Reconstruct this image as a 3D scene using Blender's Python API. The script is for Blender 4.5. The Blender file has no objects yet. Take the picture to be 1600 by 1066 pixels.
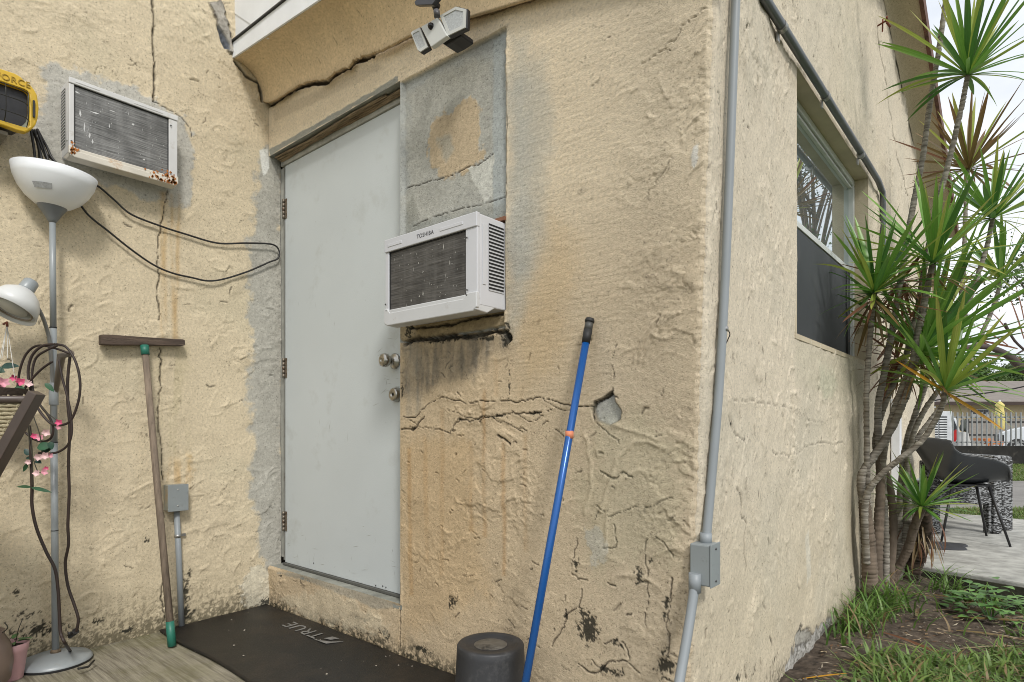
import bpy, bmesh, math, random
import numpy as np
from mathutils import Vector, Matrix, Quaternion

random.seed(7)
C = bpy.context.scene.collection
scene = bpy.context.scene

# ------------------------------------------------------------------ camera
YAW = math.radians(40.4)
CAMZ = 0.91
FPX = 945.0                     # focal length in pixels of the 1600 px wide photograph
cam_d = bpy.data.cameras.new("camera")
cam_d.sensor_width = 36.0
cam_d.lens = FPX / 1600 * 36
cam_d.shift_y = (667 - 533) / 1600.0
cam_d.clip_start = 0.02
cam_d.clip_end = 500
cam = bpy.data.objects.new("camera", cam_d)
cam.location = (0, 0, CAMZ)
cam.rotation_euler = (math.radians(90), 0, YAW)
C.objects.link(cam)
scene.camera = cam

# ------------------------------------------------------------------ sky and light
SUN_EL, SUN_AZ = math.radians(58), math.radians(35)     # azimuth measured from +Y towards +X
w = bpy.data.worlds.new("World")
scene.world = w
w.use_nodes = True
nt = w.node_tree
nt.nodes.clear()
out = nt.nodes.new("ShaderNodeOutputWorld")
bg1 = nt.nodes.new("ShaderNodeBackground")
sky = nt.nodes.new("ShaderNodeTexSky")
sky.sky_type = 'NISHITA'
sky.sun_disc = False
sky.sun_elevation = SUN_EL
sky.sun_rotation = SUN_AZ
sky.dust_density = 3.0
bg1.inputs[1].default_value = 0.10
nt.links.new(sky.outputs[0], bg1.inputs[0])
bg2 = nt.nodes.new("ShaderNodeBackground")              # the closed cloud layer
tc = nt.nodes.new("ShaderNodeTexCoord")
mp = nt.nodes.new("ShaderNodeMapping")
mp.inputs['Scale'].default_value = (1, 1, 2.6)
nz = nt.nodes.new("ShaderNodeTexNoise")
nz.inputs['Scale'].default_value = 3.2
nz.inputs['Detail'].default_value = 6
nz.inputs['Roughness'].default_value = 0.55
cr = nt.nodes.new("ShaderNodeValToRGB")
cr.color_ramp.elements[0].position = 0.30
cr.color_ramp.elements[0].color = (0.70, 0.75, 0.82, 1)
cr.color_ramp.elements[1].position = 0.62
cr.color_ramp.elements[1].color = (0.96, 0.97, 0.98, 1)
bg2.inputs[1].default_value = 0.80
nt.links.new(tc.outputs['Generated'], mp.inputs[0])
nt.links.new(mp.outputs[0], nz.inputs['Vector'])
nt.links.new(nz.outputs['Fac'], cr.inputs[0])
nt.links.new(cr.outputs[0], bg2.inputs[0])
mx = nt.nodes.new("ShaderNodeMixShader")
mx.inputs[0].default_value = 0.88
nt.links.new(bg1.outputs[0], mx.inputs[1])
nt.links.new(bg2.outputs[0], mx.inputs[2])
nt.links.new(mx.outputs[0], out.inputs[0])

sl = bpy.data.lights.new("sun", 'SUN')
sl.energy = 1.5
sl.angle = math.radians(10)
sl.color = (1.0, 0.97, 0.92)
so = bpy.data.objects.new("sun", sl)
sd = Vector((0.75, -0.45, 0.85)).normalized()           # direction towards the light
so.rotation_euler = sd.to_track_quat('Z', 'Y').to_euler()
so.location = (5, -5, 12)
C.objects.link(so)
sky.sun_elevation = math.asin(sd.z)
sky.sun_rotation = math.atan2(sd.x, sd.y)

scene.view_settings.view_transform = 'Standard'
scene.view_settings.look = 'None'
scene.view_settings.gamma = 1
scene.view_settings.use_curve_mapping = False
scene.view_settings.exposure = 0.64
scene.cycles.filter_width = 0.95

# ------------------------------------------------------------------ measuring: rays through the photograph
FW = Vector((-math.sin(YAW), math.cos(YAW), 0))
RT = Vector((math.cos(YAW), math.sin(YAW), 0))
YB, XA, XC = 1.54, -2.93, -0.66

def ray(px, py):
    return FW + RT * ((px - 800) / FPX) + Vector((0, 0, (667 - py) / FPX))
def atd(px, py, d):
    return Vector((0, 0, CAMZ)) + ray(px, py) * d
def onY(px, py, y=YB):
    r = ray(px, py); return Vector((0, 0, CAMZ)) + r * (y / r.y)
def onX(px, py, x=XA):
    r = ray(px, py); return Vector((0, 0, CAMZ)) + r * (x / r.x)
def onZ(px, py, z=0.0):
    r = ray(px, py); return Vector((0, 0, CAMZ)) + r * ((z - CAMZ) / r.z)
def FR(px, d, z):
    p = FW * d + RT * ((px - 800) / FPX * d); p.z = z; return p

# ------------------------------------------------------------------ materials
MATS = {}
def mat(name, col, rough=0.6, metal=0.0, var=0.12, vscale=8, bump=0.0, bscale=60, spec=0.5, dirt=None, coat=0.0, stretch=None):
    if name in MATS: return MATS[name]
    m = bpy.data.materials.new(name); m.use_nodes = True
    n = m.node_tree; b = n.nodes["Principled BSDF"]
    b.inputs['Roughness'].default_value = rough
    b.inputs['Metallic'].default_value = metal
    b.inputs['Specular IOR Level'].default_value = spec
    b.inputs['Coat Weight'].default_value = coat
    tcn = n.nodes.new("ShaderNodeTexCoord")
    src = tcn.outputs['Object']
    if stretch:
        mpn = n.nodes.new("ShaderNodeMapping"); mpn.inputs['Scale'].default_value = stretch
        n.links.new(src, mpn.inputs[0]); src = mpn.outputs[0]
    no = n.nodes.new("ShaderNodeTexNoise")
    no.inputs['Scale'].default_value = vscale; no.inputs['Detail'].default_value = 7
    n.links.new(src, no.inputs['Vector'])
    rp = n.nodes.new("ShaderNodeValToRGB")
    rp.color_ramp.elements[0].position = 0.3; rp.color_ramp.elements[1].position = 0.7
    rp.color_ramp.elements[0].color = tuple(max(0, c * (1 - var)) for c in col) + (1,)
    rp.color_ramp.elements[1].color = tuple(min(1, c * (1 + var)) for c in col) + (1,)
    n.links.new(no.outputs['Fac'], rp.inputs[0])
    last = rp.outputs[0]
    if dirt:
        n2 = n.nodes.new("ShaderNodeTexNoise"); n2.inputs['Scale'].default_value = dirt[1]; n2.inputs['Detail'].default_value = 9
        n2.inputs['Roughness'].default_value = 0.7
        n.links.new(src, n2.inputs['Vector'])
        r2 = n.nodes.new("ShaderNodeValToRGB"); r2.color_ramp.elements[0].position = dirt[2]; r2.color_ramp.elements[1].position = dirt[3]
        n.links.new(n2.outputs['Fac'], r2.inputs[0])
        mxn = n.nodes.new("ShaderNodeMix"); mxn.data_type = 'RGBA'
        n.links.new(r2.outputs[0], mxn.inputs[0]); n.links.new(last, mxn.inputs[6]); mxn.inputs[7].default_value = tuple(dirt[0]) + (1,)
        last = mxn.outputs[2]
    n.links.new(last, b.inputs['Base Color'])
    rr = n.nodes.new("ShaderNodeMapRange"); rr.inputs[3].default_value = max(0.02, rough - 0.08); rr.inputs[4].default_value = min(1, rough + 0.1)
    n.links.new(no.outputs['Fac'], rr.inputs[0]); n.links.new(rr.outputs[0], b.inputs['Roughness'])
    if bump > 0:
        n3 = n.nodes.new("ShaderNodeTexNoise"); n3.inputs['Scale'].default_value = bscale; n3.inputs['Detail'].default_value = 6
        n.links.new(src, n3.inputs['Vector'])
        bm_ = n.nodes.new("ShaderNodeBump"); bm_.inputs['Strength'].default_value = bump; bm_.inputs['Distance'].default_value = 0.004
        n.links.new(n3.outputs['Fac'], bm_.inputs['Height']); n.links.new(bm_.outputs[0], b.inputs['Normal'])
    MATS[name] = m
    return m

def attr_mat(name, rough=0.9, bumps=((330, 0.9, 0.0026), (140, 0.5, 0.0028), (40, 0.2, 0.004)), spec=0.25):
    """colour from the mesh's own stain map, fine grain and relief from noise"""
    m = bpy.data.materials.new(name); m.use_nodes = True
    n = m.node_tree; b = n.nodes["Principled BSDF"]
    b.inputs['Roughness'].default_value = rough; b.inputs['Specular IOR Level'].default_value = spec
    a = n.nodes.new("ShaderNodeAttribute"); a.attribute_name = "Col"
    tcn = n.nodes.new("ShaderNodeTexCoord")
    no = n.nodes.new("ShaderNodeTexNoise"); no.inputs['Scale'].default_value = 90; no.inputs['Detail'].default_value = 8; no.inputs['Roughness'].default_value = 0.7
    n.links.new(tcn.outputs['Object'], no.inputs['Vector'])
    mr = n.nodes.new("ShaderNodeMapRange"); mr.inputs[1].default_value = 0.3; mr.inputs[2].default_value = 0.7; mr.inputs[3].default_value = 0.78; mr.inputs[4].default_value = 1.16
    n.links.new(no.outputs['Fac'], mr.inputs[0])
    vm = n.nodes.new("ShaderNodeVectorMath"); vm.operation = 'SCALE'
    sp_ = n.nodes.new("ShaderNodeTexNoise"); sp_.inputs['Scale'].default_value = 170; sp_.inputs['Detail'].default_value = 3
    n.links.new(tcn.outputs['Object'], sp_.inputs['Vector'])
    mr2 = n.nodes.new("ShaderNodeMapRange"); mr2.inputs[1].default_value = 0.60; mr2.inputs[2].default_value = 0.72; mr2.inputs[3].default_value = 1.0; mr2.inputs[4].default_value = 0.50
    n.links.new(sp_.outputs['Fac'], mr2.inputs[0])
    mm_ = n.nodes.new("ShaderNodeMath"); mm_.operation = 'MULTIPLY'; n.links.new(mr.outputs[0], mm_.inputs[0]); n.links.new(mr2.outputs[0], mm_.inputs[1])
    n.links.new(a.outputs['Color'], vm.inputs[0]); n.links.new(mm_.outputs[0], vm.inputs['Scale'])
    n.links.new(vm.outputs[0], b.inputs['Base Color'])
    prev = None
    for sc_, st, di in bumps:
        n3 = n.nodes.new("ShaderNodeTexNoise"); n3.inputs['Scale'].default_value = sc_; n3.inputs['Detail'].default_value = 7; n3.inputs['Roughness'].default_value = 0.6
        n.links.new(tcn.outputs['Object'], n3.inputs['Vector'])
        bm_ = n.nodes.new("ShaderNodeBump"); bm_.inputs['Strength'].default_value = st; bm_.inputs['Distance'].default_value = di
        n.links.new(n3.outputs['Fac'], bm_.inputs['Height'])
        if prev: n.links.new(prev, bm_.inputs['Normal'])
        prev = bm_.outputs[0]
    n.links.new(prev, b.inputs['Normal'])
    MATS[name] = m
    return m

def S(r, g, b):                  # sRGB 0..255 to linear
    f = lambda c: (c / 255 / 12.92) if c <= 10 else ((c / 255 + 0.055) / 1.055) ** 2.4
    return (f(r), f(g), f(b))

# ------------------------------------------------------------------ object helpers
def tag(o, label=None, cat=None, group=None, kind=None, category=None):
    cat = cat or category
    if label: o['label'] = label
    if cat: o['category'] = cat
    if group: o['group'] = group
    if kind: o['kind'] = kind
    return o
def thing(name, loc, label, cat, group=None, rotz=0.0):
    o = bpy.data.objects.new(name, None); C.objects.link(o)
    o.empty_display_size = 0.05
    o.location = loc; o.rotation_euler = (0, 0, rotz)
    tag(o, label, cat, group)
    return o
def wmat(o):
    m = Matrix.LocRotScale(o.location, o.rotation_euler, None)
    return (wmat(o.parent) @ m) if o.parent else m

class MB:
    """collects shapes given in world coordinates; build() links them as ONE mesh object"""
    def __init__(s): s.v = []; s.f = []; s.sm = []
    def add(s, vs, fs, smooth=False):
        k = len(s.v); s.v += [tuple(v) for v in vs]; s.f += [tuple(i + k for i in f) for f in fs]; s.sm += [smooth] * len(fs)
        return s
    def box(s, c, size, M=None):
        x, y, z = (a / 2 for a in size)
        vs = [Vector((sx * x, sy * y, sz * z)) for sx in (-1, 1) for sy in (-1, 1) for sz in (-1, 1)]
        if M is not None: vs = [M @ v for v in vs]
        vs = [v + Vector(c) for v in vs]
        return s.add(vs, [(0, 1, 3, 2), (4, 6, 7, 5), (0, 4, 5, 1), (2, 3, 7, 6), (0, 2, 6, 4), (1, 5, 7, 3)])
    def tube(s, pts, r, seg=10, caps=True, smooth=True, closed=False):
        pts = [Vector(p) for p in pts]; n = len(pts)
        rs = r if isinstance(r, (list, tuple)) else [r] * n
        if closed: tang = [(pts[(i + 1) % n] - pts[i - 1]).normalized() for i in range(n)]
        else: tang = [(pts[min(i + 1, n - 1)] - pts[max(i - 1, 0)]).normalized() for i in range(n)]
        t0 = tang[0]; u = t0.orthogonal().normalized(); vs = []
        for i in range(n):
            t = tang[i]
            u = (u - t * u.dot(t)); u = u.normalized() if u.length > 1e-6 else t.orthogonal().normalized()
            w_ = t.cross(u)
            for k in range(seg):
                a = 2 * math.pi * k / seg
                vs.append(pts[i] + (u * math.cos(a) + w_ * math.sin(a)) * rs[i])
        fs = []
        for i in range(n if closed else n - 1):
            j = (i + 1) % n
            for k in range(seg):
                k2 = (k + 1) % seg
                fs.append((i * seg + k, i * seg + k2, j * seg + k2, j * seg + k))
        s.add(vs, fs, smooth)
        if caps and not closed:
            b = len(s.v) - len(vs)
            s.f.append(tuple(b + k for k in range(seg))[::-1]); s.sm.append(False)
            s.f.append(tuple(b + (n - 1) * seg + k for k in range(seg))); s.sm.append(False)
        return s
    def lathe(s, prof, c, M=None, seg=32, smooth=True):
        """prof: list of (radius, height)"""
        vs = []
        for (r, h) in prof:
            for k in range(seg):
                a = 2 * math.pi * k / seg
                v = Vector((r * math.cos(a), r * math.sin(a), h))
                if M is not None: v = M @ v
                vs.append(v + Vector(c))
        fs = []
        for i in range(len(prof) - 1):
            for k in range(seg):
                k2 = (k + 1) % seg
                fs.append((i * seg + k, i * seg + k2, (i + 1) * seg + k2, (i + 1) * seg + k))
        return s.add(vs, fs, smooth)
    def prism(s, poly, off):
        """poly: list of world points; off: extrusion vector"""
        n = len(poly); off = Vector(off)
        vs = [Vector(p) for p in poly] + [Vector(p) + off for p in poly]
        fs = [tuple(range(n)), tuple(range(2 * n - 1, n - 1, -1))] + [(i, i + n, (i + 1) % n + n, (i + 1) % n) for i in range(n)]
        return s.add(vs, fs)
    def ring(s, outer, inner, off):
        n = len(outer); off = Vector(off)
        vs = [Vector(p) for p in outer] + [Vector(p) for p in inner]
        vs += [v + off for v in vs]
        fs = []
        for i in range(n):
            j = (i + 1) % n
            fs += [(i, j, n + j, n + i), (2 * n + i, 3 * n + i, 3 * n + j, 2 * n + j), (i, 2 * n + i, 2 * n + j, j), (n + i, n + j, 3 * n + j, 3 * n + i)]
        return s.add(vs, fs)
    def build(s, name, m, parent=None, bevel=0.0, origin=None, **kw):
        me = bpy.data.meshes.new(name)
        if origin is None and not parent:
            a = np.array(s.v); origin = Vector(((a[:, 0].min() + a[:, 0].max()) / 2, (a[:, 1].min() + a[:, 1].max()) / 2, a[:, 2].min()))
        if parent is not None:
            inv = wmat(parent).inverted(); vs = [inv @ Vector(v) for v in s.v]
            a = np.array(vs); ctr = Vector(a.mean(axis=0)); vs = [v - ctr for v in vs]
        else:
            vs = [Vector(v) - Vector(origin) for v in s.v]; ctr = Vector(origin)
        me.from_pydata([tuple(v) for v in vs], [], s.f)
        me.polygons.foreach_set("use_smooth", s.sm)
        me.materials.append(m)
        o = bpy.data.objects.new(name, me); C.objects.link(o)
        o.location = ctr
        if parent is not None: o.parent = parent
        bm = bmesh.new(); bm.from_mesh(me); bmesh.ops.recalc_face_normals(bm, faces=bm.faces); bm.to_mesh(me); bm.free()
        if bevel > 0:
            b = o.modifiers.new("bevel", 'BEVEL'); b.width = bevel; b.segments = 2; b.limit_method = 'ANGLE'; b.angle_limit = math.radians(40)
        tag(o, **kw)
        return o

def spline(pts, n=8, closed=False):
    P = [Vector(p) for p in pts]; m = len(P); o = []
    for i in range(m if closed else m - 1):
        if closed: a, b, c, d = P[i - 1], P[i], P[(i + 1) % m], P[(i + 2) % m]
        else: a, b, c, d = P[max(i - 1, 0)], P[i], P[i + 1], P[min(i + 2, m - 1)]
        for k in range(n):
            t = k / n
            o.append(0.5 * ((2 * b) + (c - a) * t + (2 * a - 5 * b + 4 * c - d) * t * t + (3 * b - a - 3 * c + d) * t ** 3))
    if not closed: o.append(P[-1])
    return o

def lettering(txt, size, thick, M, m, parent, name="lettering"):
    cu = bpy.data.curves.new("t", 'FONT'); cu.body = txt; cu.size = size; cu.extrude = thick; cu.align_x = 'CENTER'; cu.align_y = 'CENTER'; cu.space_character = 1.1
    to = bpy.data.objects.new("t", cu); C.objects.link(to)
    me = bpy.data.meshes.new_from_object(to.evaluated_get(bpy.context.evaluated_depsgraph_get()))
    bpy.data.objects.remove(to)
    me.transform((wmat(parent).inverted() if parent else Matrix()) @ M)
    me.materials.clear(); me.materials.append(m)
    o = bpy.data.objects.new(name, me); C.objects.link(o)
    if parent: o.parent = parent
    return o

# ------------------------------------------------------------------ numpy noise
def perlin(x, y, seed=0):
    x = np.asarray(x, dtype=np.float64); y = np.asarray(y, dtype=np.float64)
    rng = np.random.RandomState(seed); perm = rng.permutation(512); ang = rng.rand(512) * 2 * np.pi
    gx, gy = np.cos(ang), np.sin(ang)
    xi = np.floor(x).astype(np.int64); yi = np.floor(y).astype(np.int64); xf = x - xi; yf = y - yi
    def g(i, j, dx, dy):
        h = perm[(perm[(xi + i) & 511] + yi + j) & 511]
        return gx[h] * dx + gy[h] * dy
    u = xf * xf * xf * (xf * (xf * 6 - 15) + 10); v = yf * yf * yf * (yf * (yf * 6 - 15) + 10)
    a = g(0, 0, xf, yf); b = g(1, 0, xf - 1, yf); c = g(0, 1, xf, yf - 1); d = g(1, 1, xf - 1, yf - 1)
    return (a + (b - a) * u + ((c + (d - c) * u) - (a + (b - a) * u)) * v) * 1.5
def fbm(x, y, f, o=4, seed=0, gain=0.5):
    s = 0; a = 1; t = 0
    for i in range(o):
        s = s + a * perlin(x * f + 13.7 * i, y * f - 7.1 * i, seed + i); t += a; a *= gain; f *= 2.03
    return s / t
def sstep(a, b, x):
    t = np.clip((x - a) / (b - a), 0, 1); return t * t * (3 - 2 * t)

def seg_dist(U, V, pts, closed=False):
    n = len(pts); best = np.full(U.shape, 9.0)
    for i in range(n if closed else n - 1):
        ax, ay = pts[i]; bx, by = pts[(i + 1) % n]
        dx, dy = bx - ax, by - ay; L = dx * dx + dy * dy + 1e-12
        t = np.clip(((U - ax) * dx + (V - ay) * dy) / L, 0, 1)
        best = np.minimum(best, np.hypot(U - ax - t * dx, V - ay - t * dy))
    return best
def inside(U, V, pts):
    r = np.zeros(U.shape, bool); n = len(pts)
    for i in range(n):
        x1, y1 = pts[i]; x2, y2 = pts[(i + 1) % n]
        if y1 == y2: continue
        r ^= ((y1 > V) != (y2 > V)) & (U < (x2 - x1) * (V - y1) / (y2 - y1) + x1)
    return r

class Wall:
    """a plaster surface: a height field with real cracks, ridges, steps and its own stain map"""
    def __init__(s, us, vs, seed):
        s.us, s.vs, s.seed = np.array(us), np.array(vs), seed
        s.U, s.V = np.meshgrid(s.us, s.vs, indexing='ij')
        s.H = np.zeros(s.U.shape); s.C = np.zeros(s.U.shape + (3,))
        s.WU = 0.006 * fbm(s.U, s.V, 22, 3, seed + 50) + 0.02 * fbm(s.U, s.V, 5, 2, seed + 52) * 0.4
        s.WV = 0.006 * fbm(s.U, s.V, 22, 3, seed + 60) + 0.02 * fbm(s.U, s.V, 5, 2, seed + 62) * 0.4
        s.fine = fbm(s.U, s.V, 45, 4, seed + 70, 0.65); s.mid = fbm(s.U, s.V, 9, 5, seed + 80, 0.6)
        s.spk = fbm(s.U, s.V, 130, 2, seed + 85)
        s.P = None
    def sub(s, pts, pad):
        a = np.array(pts); i0, i1 = np.searchsorted(s.us, [a[:, 0].min() - pad, a[:, 0].max() + pad])
        j0, j1 = np.searchsorted(s.vs, [a[:, 1].min() - pad, a[:, 1].max() + pad])
        return (slice(i0, max(i1, i0)), slice(j0, max(j1, j0)))
    def relief(s, amp=1.0, strokes=700, vertical=False, dens=1.0):
        s.H += amp * 0.007 * fbm(s.U, s.V, 2.2, 3, s.seed)
        wu, wv = s.U + 0.06 * fbm(s.U, s.V, 5, 4, s.seed + 3), s.V + 0.06 * fbm(s.U, s.V, 5, 4, s.seed + 4)
        k = (1.7, 0.6) if vertical else (0.8, 1.25)
        rough = .35 + .9 * sstep(-.25, .35, fbm(s.U, s.V, 2.6, 4, s.seed + 48))
        s.rough = rough
        for q, (f, h, th) in enumerate(((2.6, 0.0024, 0.0), (4.5, 0.0022, 0.06), (7.5, 0.0019, -0.05), (12, 0.0013, 0.10), (19, 0.0009, 0.14))):
            n = fbm(wu * k[0], wv * k[1], f, 6, s.seed + 10 + 5 * q, 0.58)
            loc = sstep(-.15, .30, fbm(s.U, s.V, 3.5, 3, s.seed + 40 + q))
            s.H += amp * h * sstep(th - 0.010, th + 0.012, n) * rough * loc
            s.H += amp * h * 0.45 * n * rough
            e = np.exp(-((n - th + .012) / .010) ** 2) * loc * sstep(.12, .42, fbm(s.U, s.V, 14, 3, s.seed + 90 + q)) * .75
            s.C = s.C * (1 - e[..., None]) + np.array((.10, .08, .055)) * e[..., None]
        s.H += amp * rough * (0.0010 * fbm(s.U, s.V, 30, 3, s.seed + 43) + 0.0010 * fbm(s.U, s.V, 80, 2, s.seed + 44)) * sstep(-.2, .4, fbm(s.U, s.V, 4, 3, s.seed + 46)) * 1.6
        rng = random.Random(s.seed)
        for i in range(strokes):
            u = rng.uniform(max(s.us[0], .2) if s.us[0] < -2.4 and s.us[-1] > 1 else s.us[0], s.us[-1]); v = rng.uniform(s.vs[0], s.vs[-1])
            a = rng.gauss(1.45 if vertical else 0.45, 0.45) if rng.random() < .8 else rng.uniform(0, 3.1)
            L = rng.uniform(0.015, 0.08); cv = rng.uniform(-14, 14)
            sl_ = s.sub([(u - L, v - L), (u + L, v + L)], 0.02)
            U, V = s.U[sl_] + s.WU[sl_] * .8, s.V[sl_] + s.WV[sl_] * .8
            if U.size == 0: continue
            x = (U - u) * math.cos(a) + (V - v) * math.sin(a); y = -(U - u) * math.sin(a) + (V - v) * math.cos(a) - cv * x * x
            if rng.random() < .5: y = -y
            f = np.where(y > 0, np.exp(-y / rng.uniform(.004, .014)), np.exp(y / 0.0016)) * sstep(L, L * .4, np.abs(x))
            s.H[sl_] += amp * rng.uniform(.0014, .0046) * f * (1 if s.rough[min(np.searchsorted(s.us, u), s.U.shape[0] - 1), min(np.searchsorted(s.vs, v), s.U.shape[1] - 1)] > .5 else .6)
    def minicracks(s, n, vertical=False, zmax=None, wk=1.0):
        rng = random.Random(s.seed + 9)
        for i in range(n):
            u = rng.uniform(s.us[0], s.us[-1]); v = rng.uniform(s.vs[0], zmax or s.vs[-1])
            a = rng.gauss(1.5, .25) if vertical else rng.uniform(-.5, 1.0)
            L = rng.uniform(.006, .04) * (1.2 if vertical else 1)
            pts = [(u, v)]
            for k in range(3):
                a += rng.gauss(0, .35); pts.append((pts[-1][0] + L / 3 * math.cos(a), pts[-1][1] + L / 3 * math.sin(a)))
            s.crack(pts, rng.uniform(.0009, .0018) * wk, rng.uniform(.002, .005), rng.uniform(.3, .85))
    def crack(s, pts, width=.002, depth=.006, dark=.85, col=(.02, .016, .012), lip=0.001):
        sl_ = s.sub(pts, .03 + width * 3)
        U, V = s.U[sl_] + s.WU[sl_], s.V[sl_] + s.WV[sl_]
        if U.size == 0: return
        d = seg_dist(U, V, pts); wd = width * (1.0 + 1.1 * s.fine[sl_] + .8 * s.mid[sl_]).clip(.25, 3)
        m = sstep(wd * 1.5, wd * .5, d)
        s.H[sl_] -= depth * m
        s.H[sl_] += lip * np.exp(-(d / (width * 4 + .004)) ** 2) * (1 - m)
        m2 = (m * dark)[..., None]
        s.C[sl_] = s.C[sl_] * (1 - m2) + np.array(col) * m2
    def patch(s, poly, col, amt=1.0, soft=.01, nz=.02, dh=0.0, tex=.12, edge=0.0, fac=None, freq=0):
        sl_ = s.sub(poly, soft + nz * 2)
        U, V = s.U[sl_], s.V[sl_]
        if U.size == 0: return
        d = seg_dist(U, V, poly, True); d = np.where(inside(U, V, poly), d, -d)
        if freq: d = d + nz * 1.6 * fbm(U, V, freq, 5, s.seed + 91, .7)
        else: d = d + nz * (1.3 * s.mid[sl_] + .6 * s.fine[sl_])
        m = sstep(-soft, soft, d)
        s.H[sl_] += dh * m
        k = m * amt
        if fac is not None: k = k * fac(U, V, s, sl_)
        base = np.array(col) * (1 + tex * (s.mid[sl_] + s.fine[sl_]))[..., None]
        s.C[sl_] = s.C[sl_] * (1 - k[..., None]) + base * k[..., None]
        if edge: 
            e = np.exp(-(d / .004) ** 2)[..., None] * edge
            s.C[sl_] = s.C[sl_] * (1 - e) + np.array((.06, .05, .04)) * e
    def mold(s, u, v, ru, rv, dens=.5, col=(.02, .02, .015)):
        sl_ = s.sub([(u - ru * 1.6, v - rv * 1.6), (u + ru * 1.6, v + rv * 1.6)], .01)
        U, V = s.U[sl_], s.V[sl_]
        if U.size == 0: return
        d = np.hypot((U - u) / ru, (V - v) / rv)
        n = s.fine[sl_] + .7 * s.spk[sl_] + .5 * s.mid[sl_]
        m = sstep(0, .18, n + dens - d * 1.0)[..., None] * .92
        s.C[sl_] = s.C[sl_] * (1 - m) + np.array(col) * m
        s.H[sl_] -= .0015 * m[..., 0]
    def build(s, name, m, place, holes=(), parent=None, flip=False, taper=True, **kw):
        H = s.H
        if taper:
            for (u0, u1, v0, v1) in holes:
                du = np.maximum(np.maximum(u0 - s.U, s.U - u1), 0); dv = np.maximum(np.maximum(v0 - s.V, s.V - v1), 0)
                H = H * sstep(0.0, 0.014, np.hypot(du, dv))
        X, Y, Z = place(s.U, s.V, H)
        co = np.stack([X, Y, Z], -1).reshape(-1, 3)
        nu, nv = s.U.shape
        i, j = np.meshgrid(np.arange(nu - 1), np.arange(nv - 1), indexing='ij')
        a = i * nv + j; q = np.stack([a, a + nv, a + nv + 1, a + 1], -1)
        if flip: q = q[..., ::-1]
        cu = (s.U[:-1, :-1] + s.U[1:, 1:]) / 2; cv_ = (s.V[:-1, :-1] + s.V[1:, 1:]) / 2
        keep = np.ones(cu.shape, bool)
        for (u0, u1, v0, v1) in holes: keep &= ~((cu > u0) & (cu < u1) & (cv_ > v0) & (cv_ < v1))
        q = q[keep].reshape(-1, 4)
        used = np.zeros(len(co), bool); used[q.ravel()] = True
        idx = np.cumsum(used) - 1; q = idx[q]; co = co[used]; col = s.C.reshape(-1, 3)[used]
        off = np.array(parent.location) if parent else np.zeros(3)
        return grid_obj(name, co - off, q, col, m, parent, **kw)

def grid_obj(name, co, q, col, m, parent=None, smooth=True, **kw):
    me = bpy.data.meshes.new(name)
    k = q.shape[1]
    me.vertices.add(len(co)); me.vertices.foreach_set("co", np.ascontiguousarray(co, dtype=np.float32).ravel())
    me.loops.add(q.size); me.loops.foreach_set("vertex_index", q.astype(np.int32).ravel())
    me.polygons.add(len(q)); me.polygons.foreach_set("loop_start", np.arange(0, q.size, k, dtype=np.int32))
    me.polygons.foreach_set("loop_total", np.full(len(q), k, dtype=np.int32))
    me.polygons.foreach_set("use_smooth", np.full(len(q), smooth))
    me.update(calc_edges=True)
    if col is not None:
        at = me.color_attributes.new("Col", 'FLOAT_COLOR', 'POINT')
        rgba = np.ones((len(co), 4), dtype=np.float32); rgba[:, :3] = np.clip(col, 0, 1)
        at.data.foreach_set("color", rgba.ravel())
    me.materials.append(m)
    o = bpy.data.objects.new(name, me); C.objects.link(o)
    if parent: o.parent = parent
    tag(o, **kw)
    return o

def snap(arr, *vals):
    arr = np.sort(np.array(arr)); k = [arr[0]]
    for v in arr[1:]:
        if v - k[-1] > .0022: k.append(v)
    arr = np.array(k)
    for v in vals:
        i = int(np.argmin(abs(arr - v))); arr[i] = v
        if i > 0: arr[i - 1] = (arr[i] + arr[max(i - 2, 0)]) / 2
        if i < len(arr) - 2: arr[i + 1] = (arr[i] + arr[i + 2]) / 2
    return arr

# ================================================================== THE BUILDING
PA = (0.645, 0.55, 0.39); PB = (0.56, 0.445, 0.295); PC = (0.64, 0.567, 0.445)
GREY = (0.30, 0.31, 0.295); CEM = (0.33, 0.335, 0.30)
stucco = attr_mat("painted_stucco")
plaster_soft = attr_mat("smooth_plaster", bumps=((160, 0.2, 0.0015),))

def pB(pts, y=YB): return [(lambda p: (p.x, p.z))(onY(a, b, y)) for a, b in pts]
def pA(pts): return [(lambda p: (p.y, p.z))(onX(a, b, XA)) for a, b in pts]
def pC(pts): return [(lambda p: (p.y, p.z))(onX(a, b, XC)) for a, b in pts]
def lean(z): return 0.034 * (z - 0.91)
def eave_top(x): return 2.768 - 0.035 * np.clip((x + 2.93) / 0.75, 0, 1.2)
def eave_z(x): return 2.70 - 0.064 * np.clip((x + 2.93) / 0.75, 0, 1.2)
RIDGE_Y = 4.14
def rake(y): return np.where(y < RIDGE_Y, 2.69 + 0.335 * (y - 1.36), 2.69 + 0.335 * (RIDGE_Y - 1.36) - 0.335 * (y - RIDGE_Y))

house = thing("main_house", (XA - 2.0, 0.0, 0), "yellow stuccoed main house wall on the left with a window air conditioner set in it", "house")
annex = thing("house_extension", (-1.8, YB, 0), "beige stuccoed low extension with pale grey door, corner conduit and side window", "building")

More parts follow.
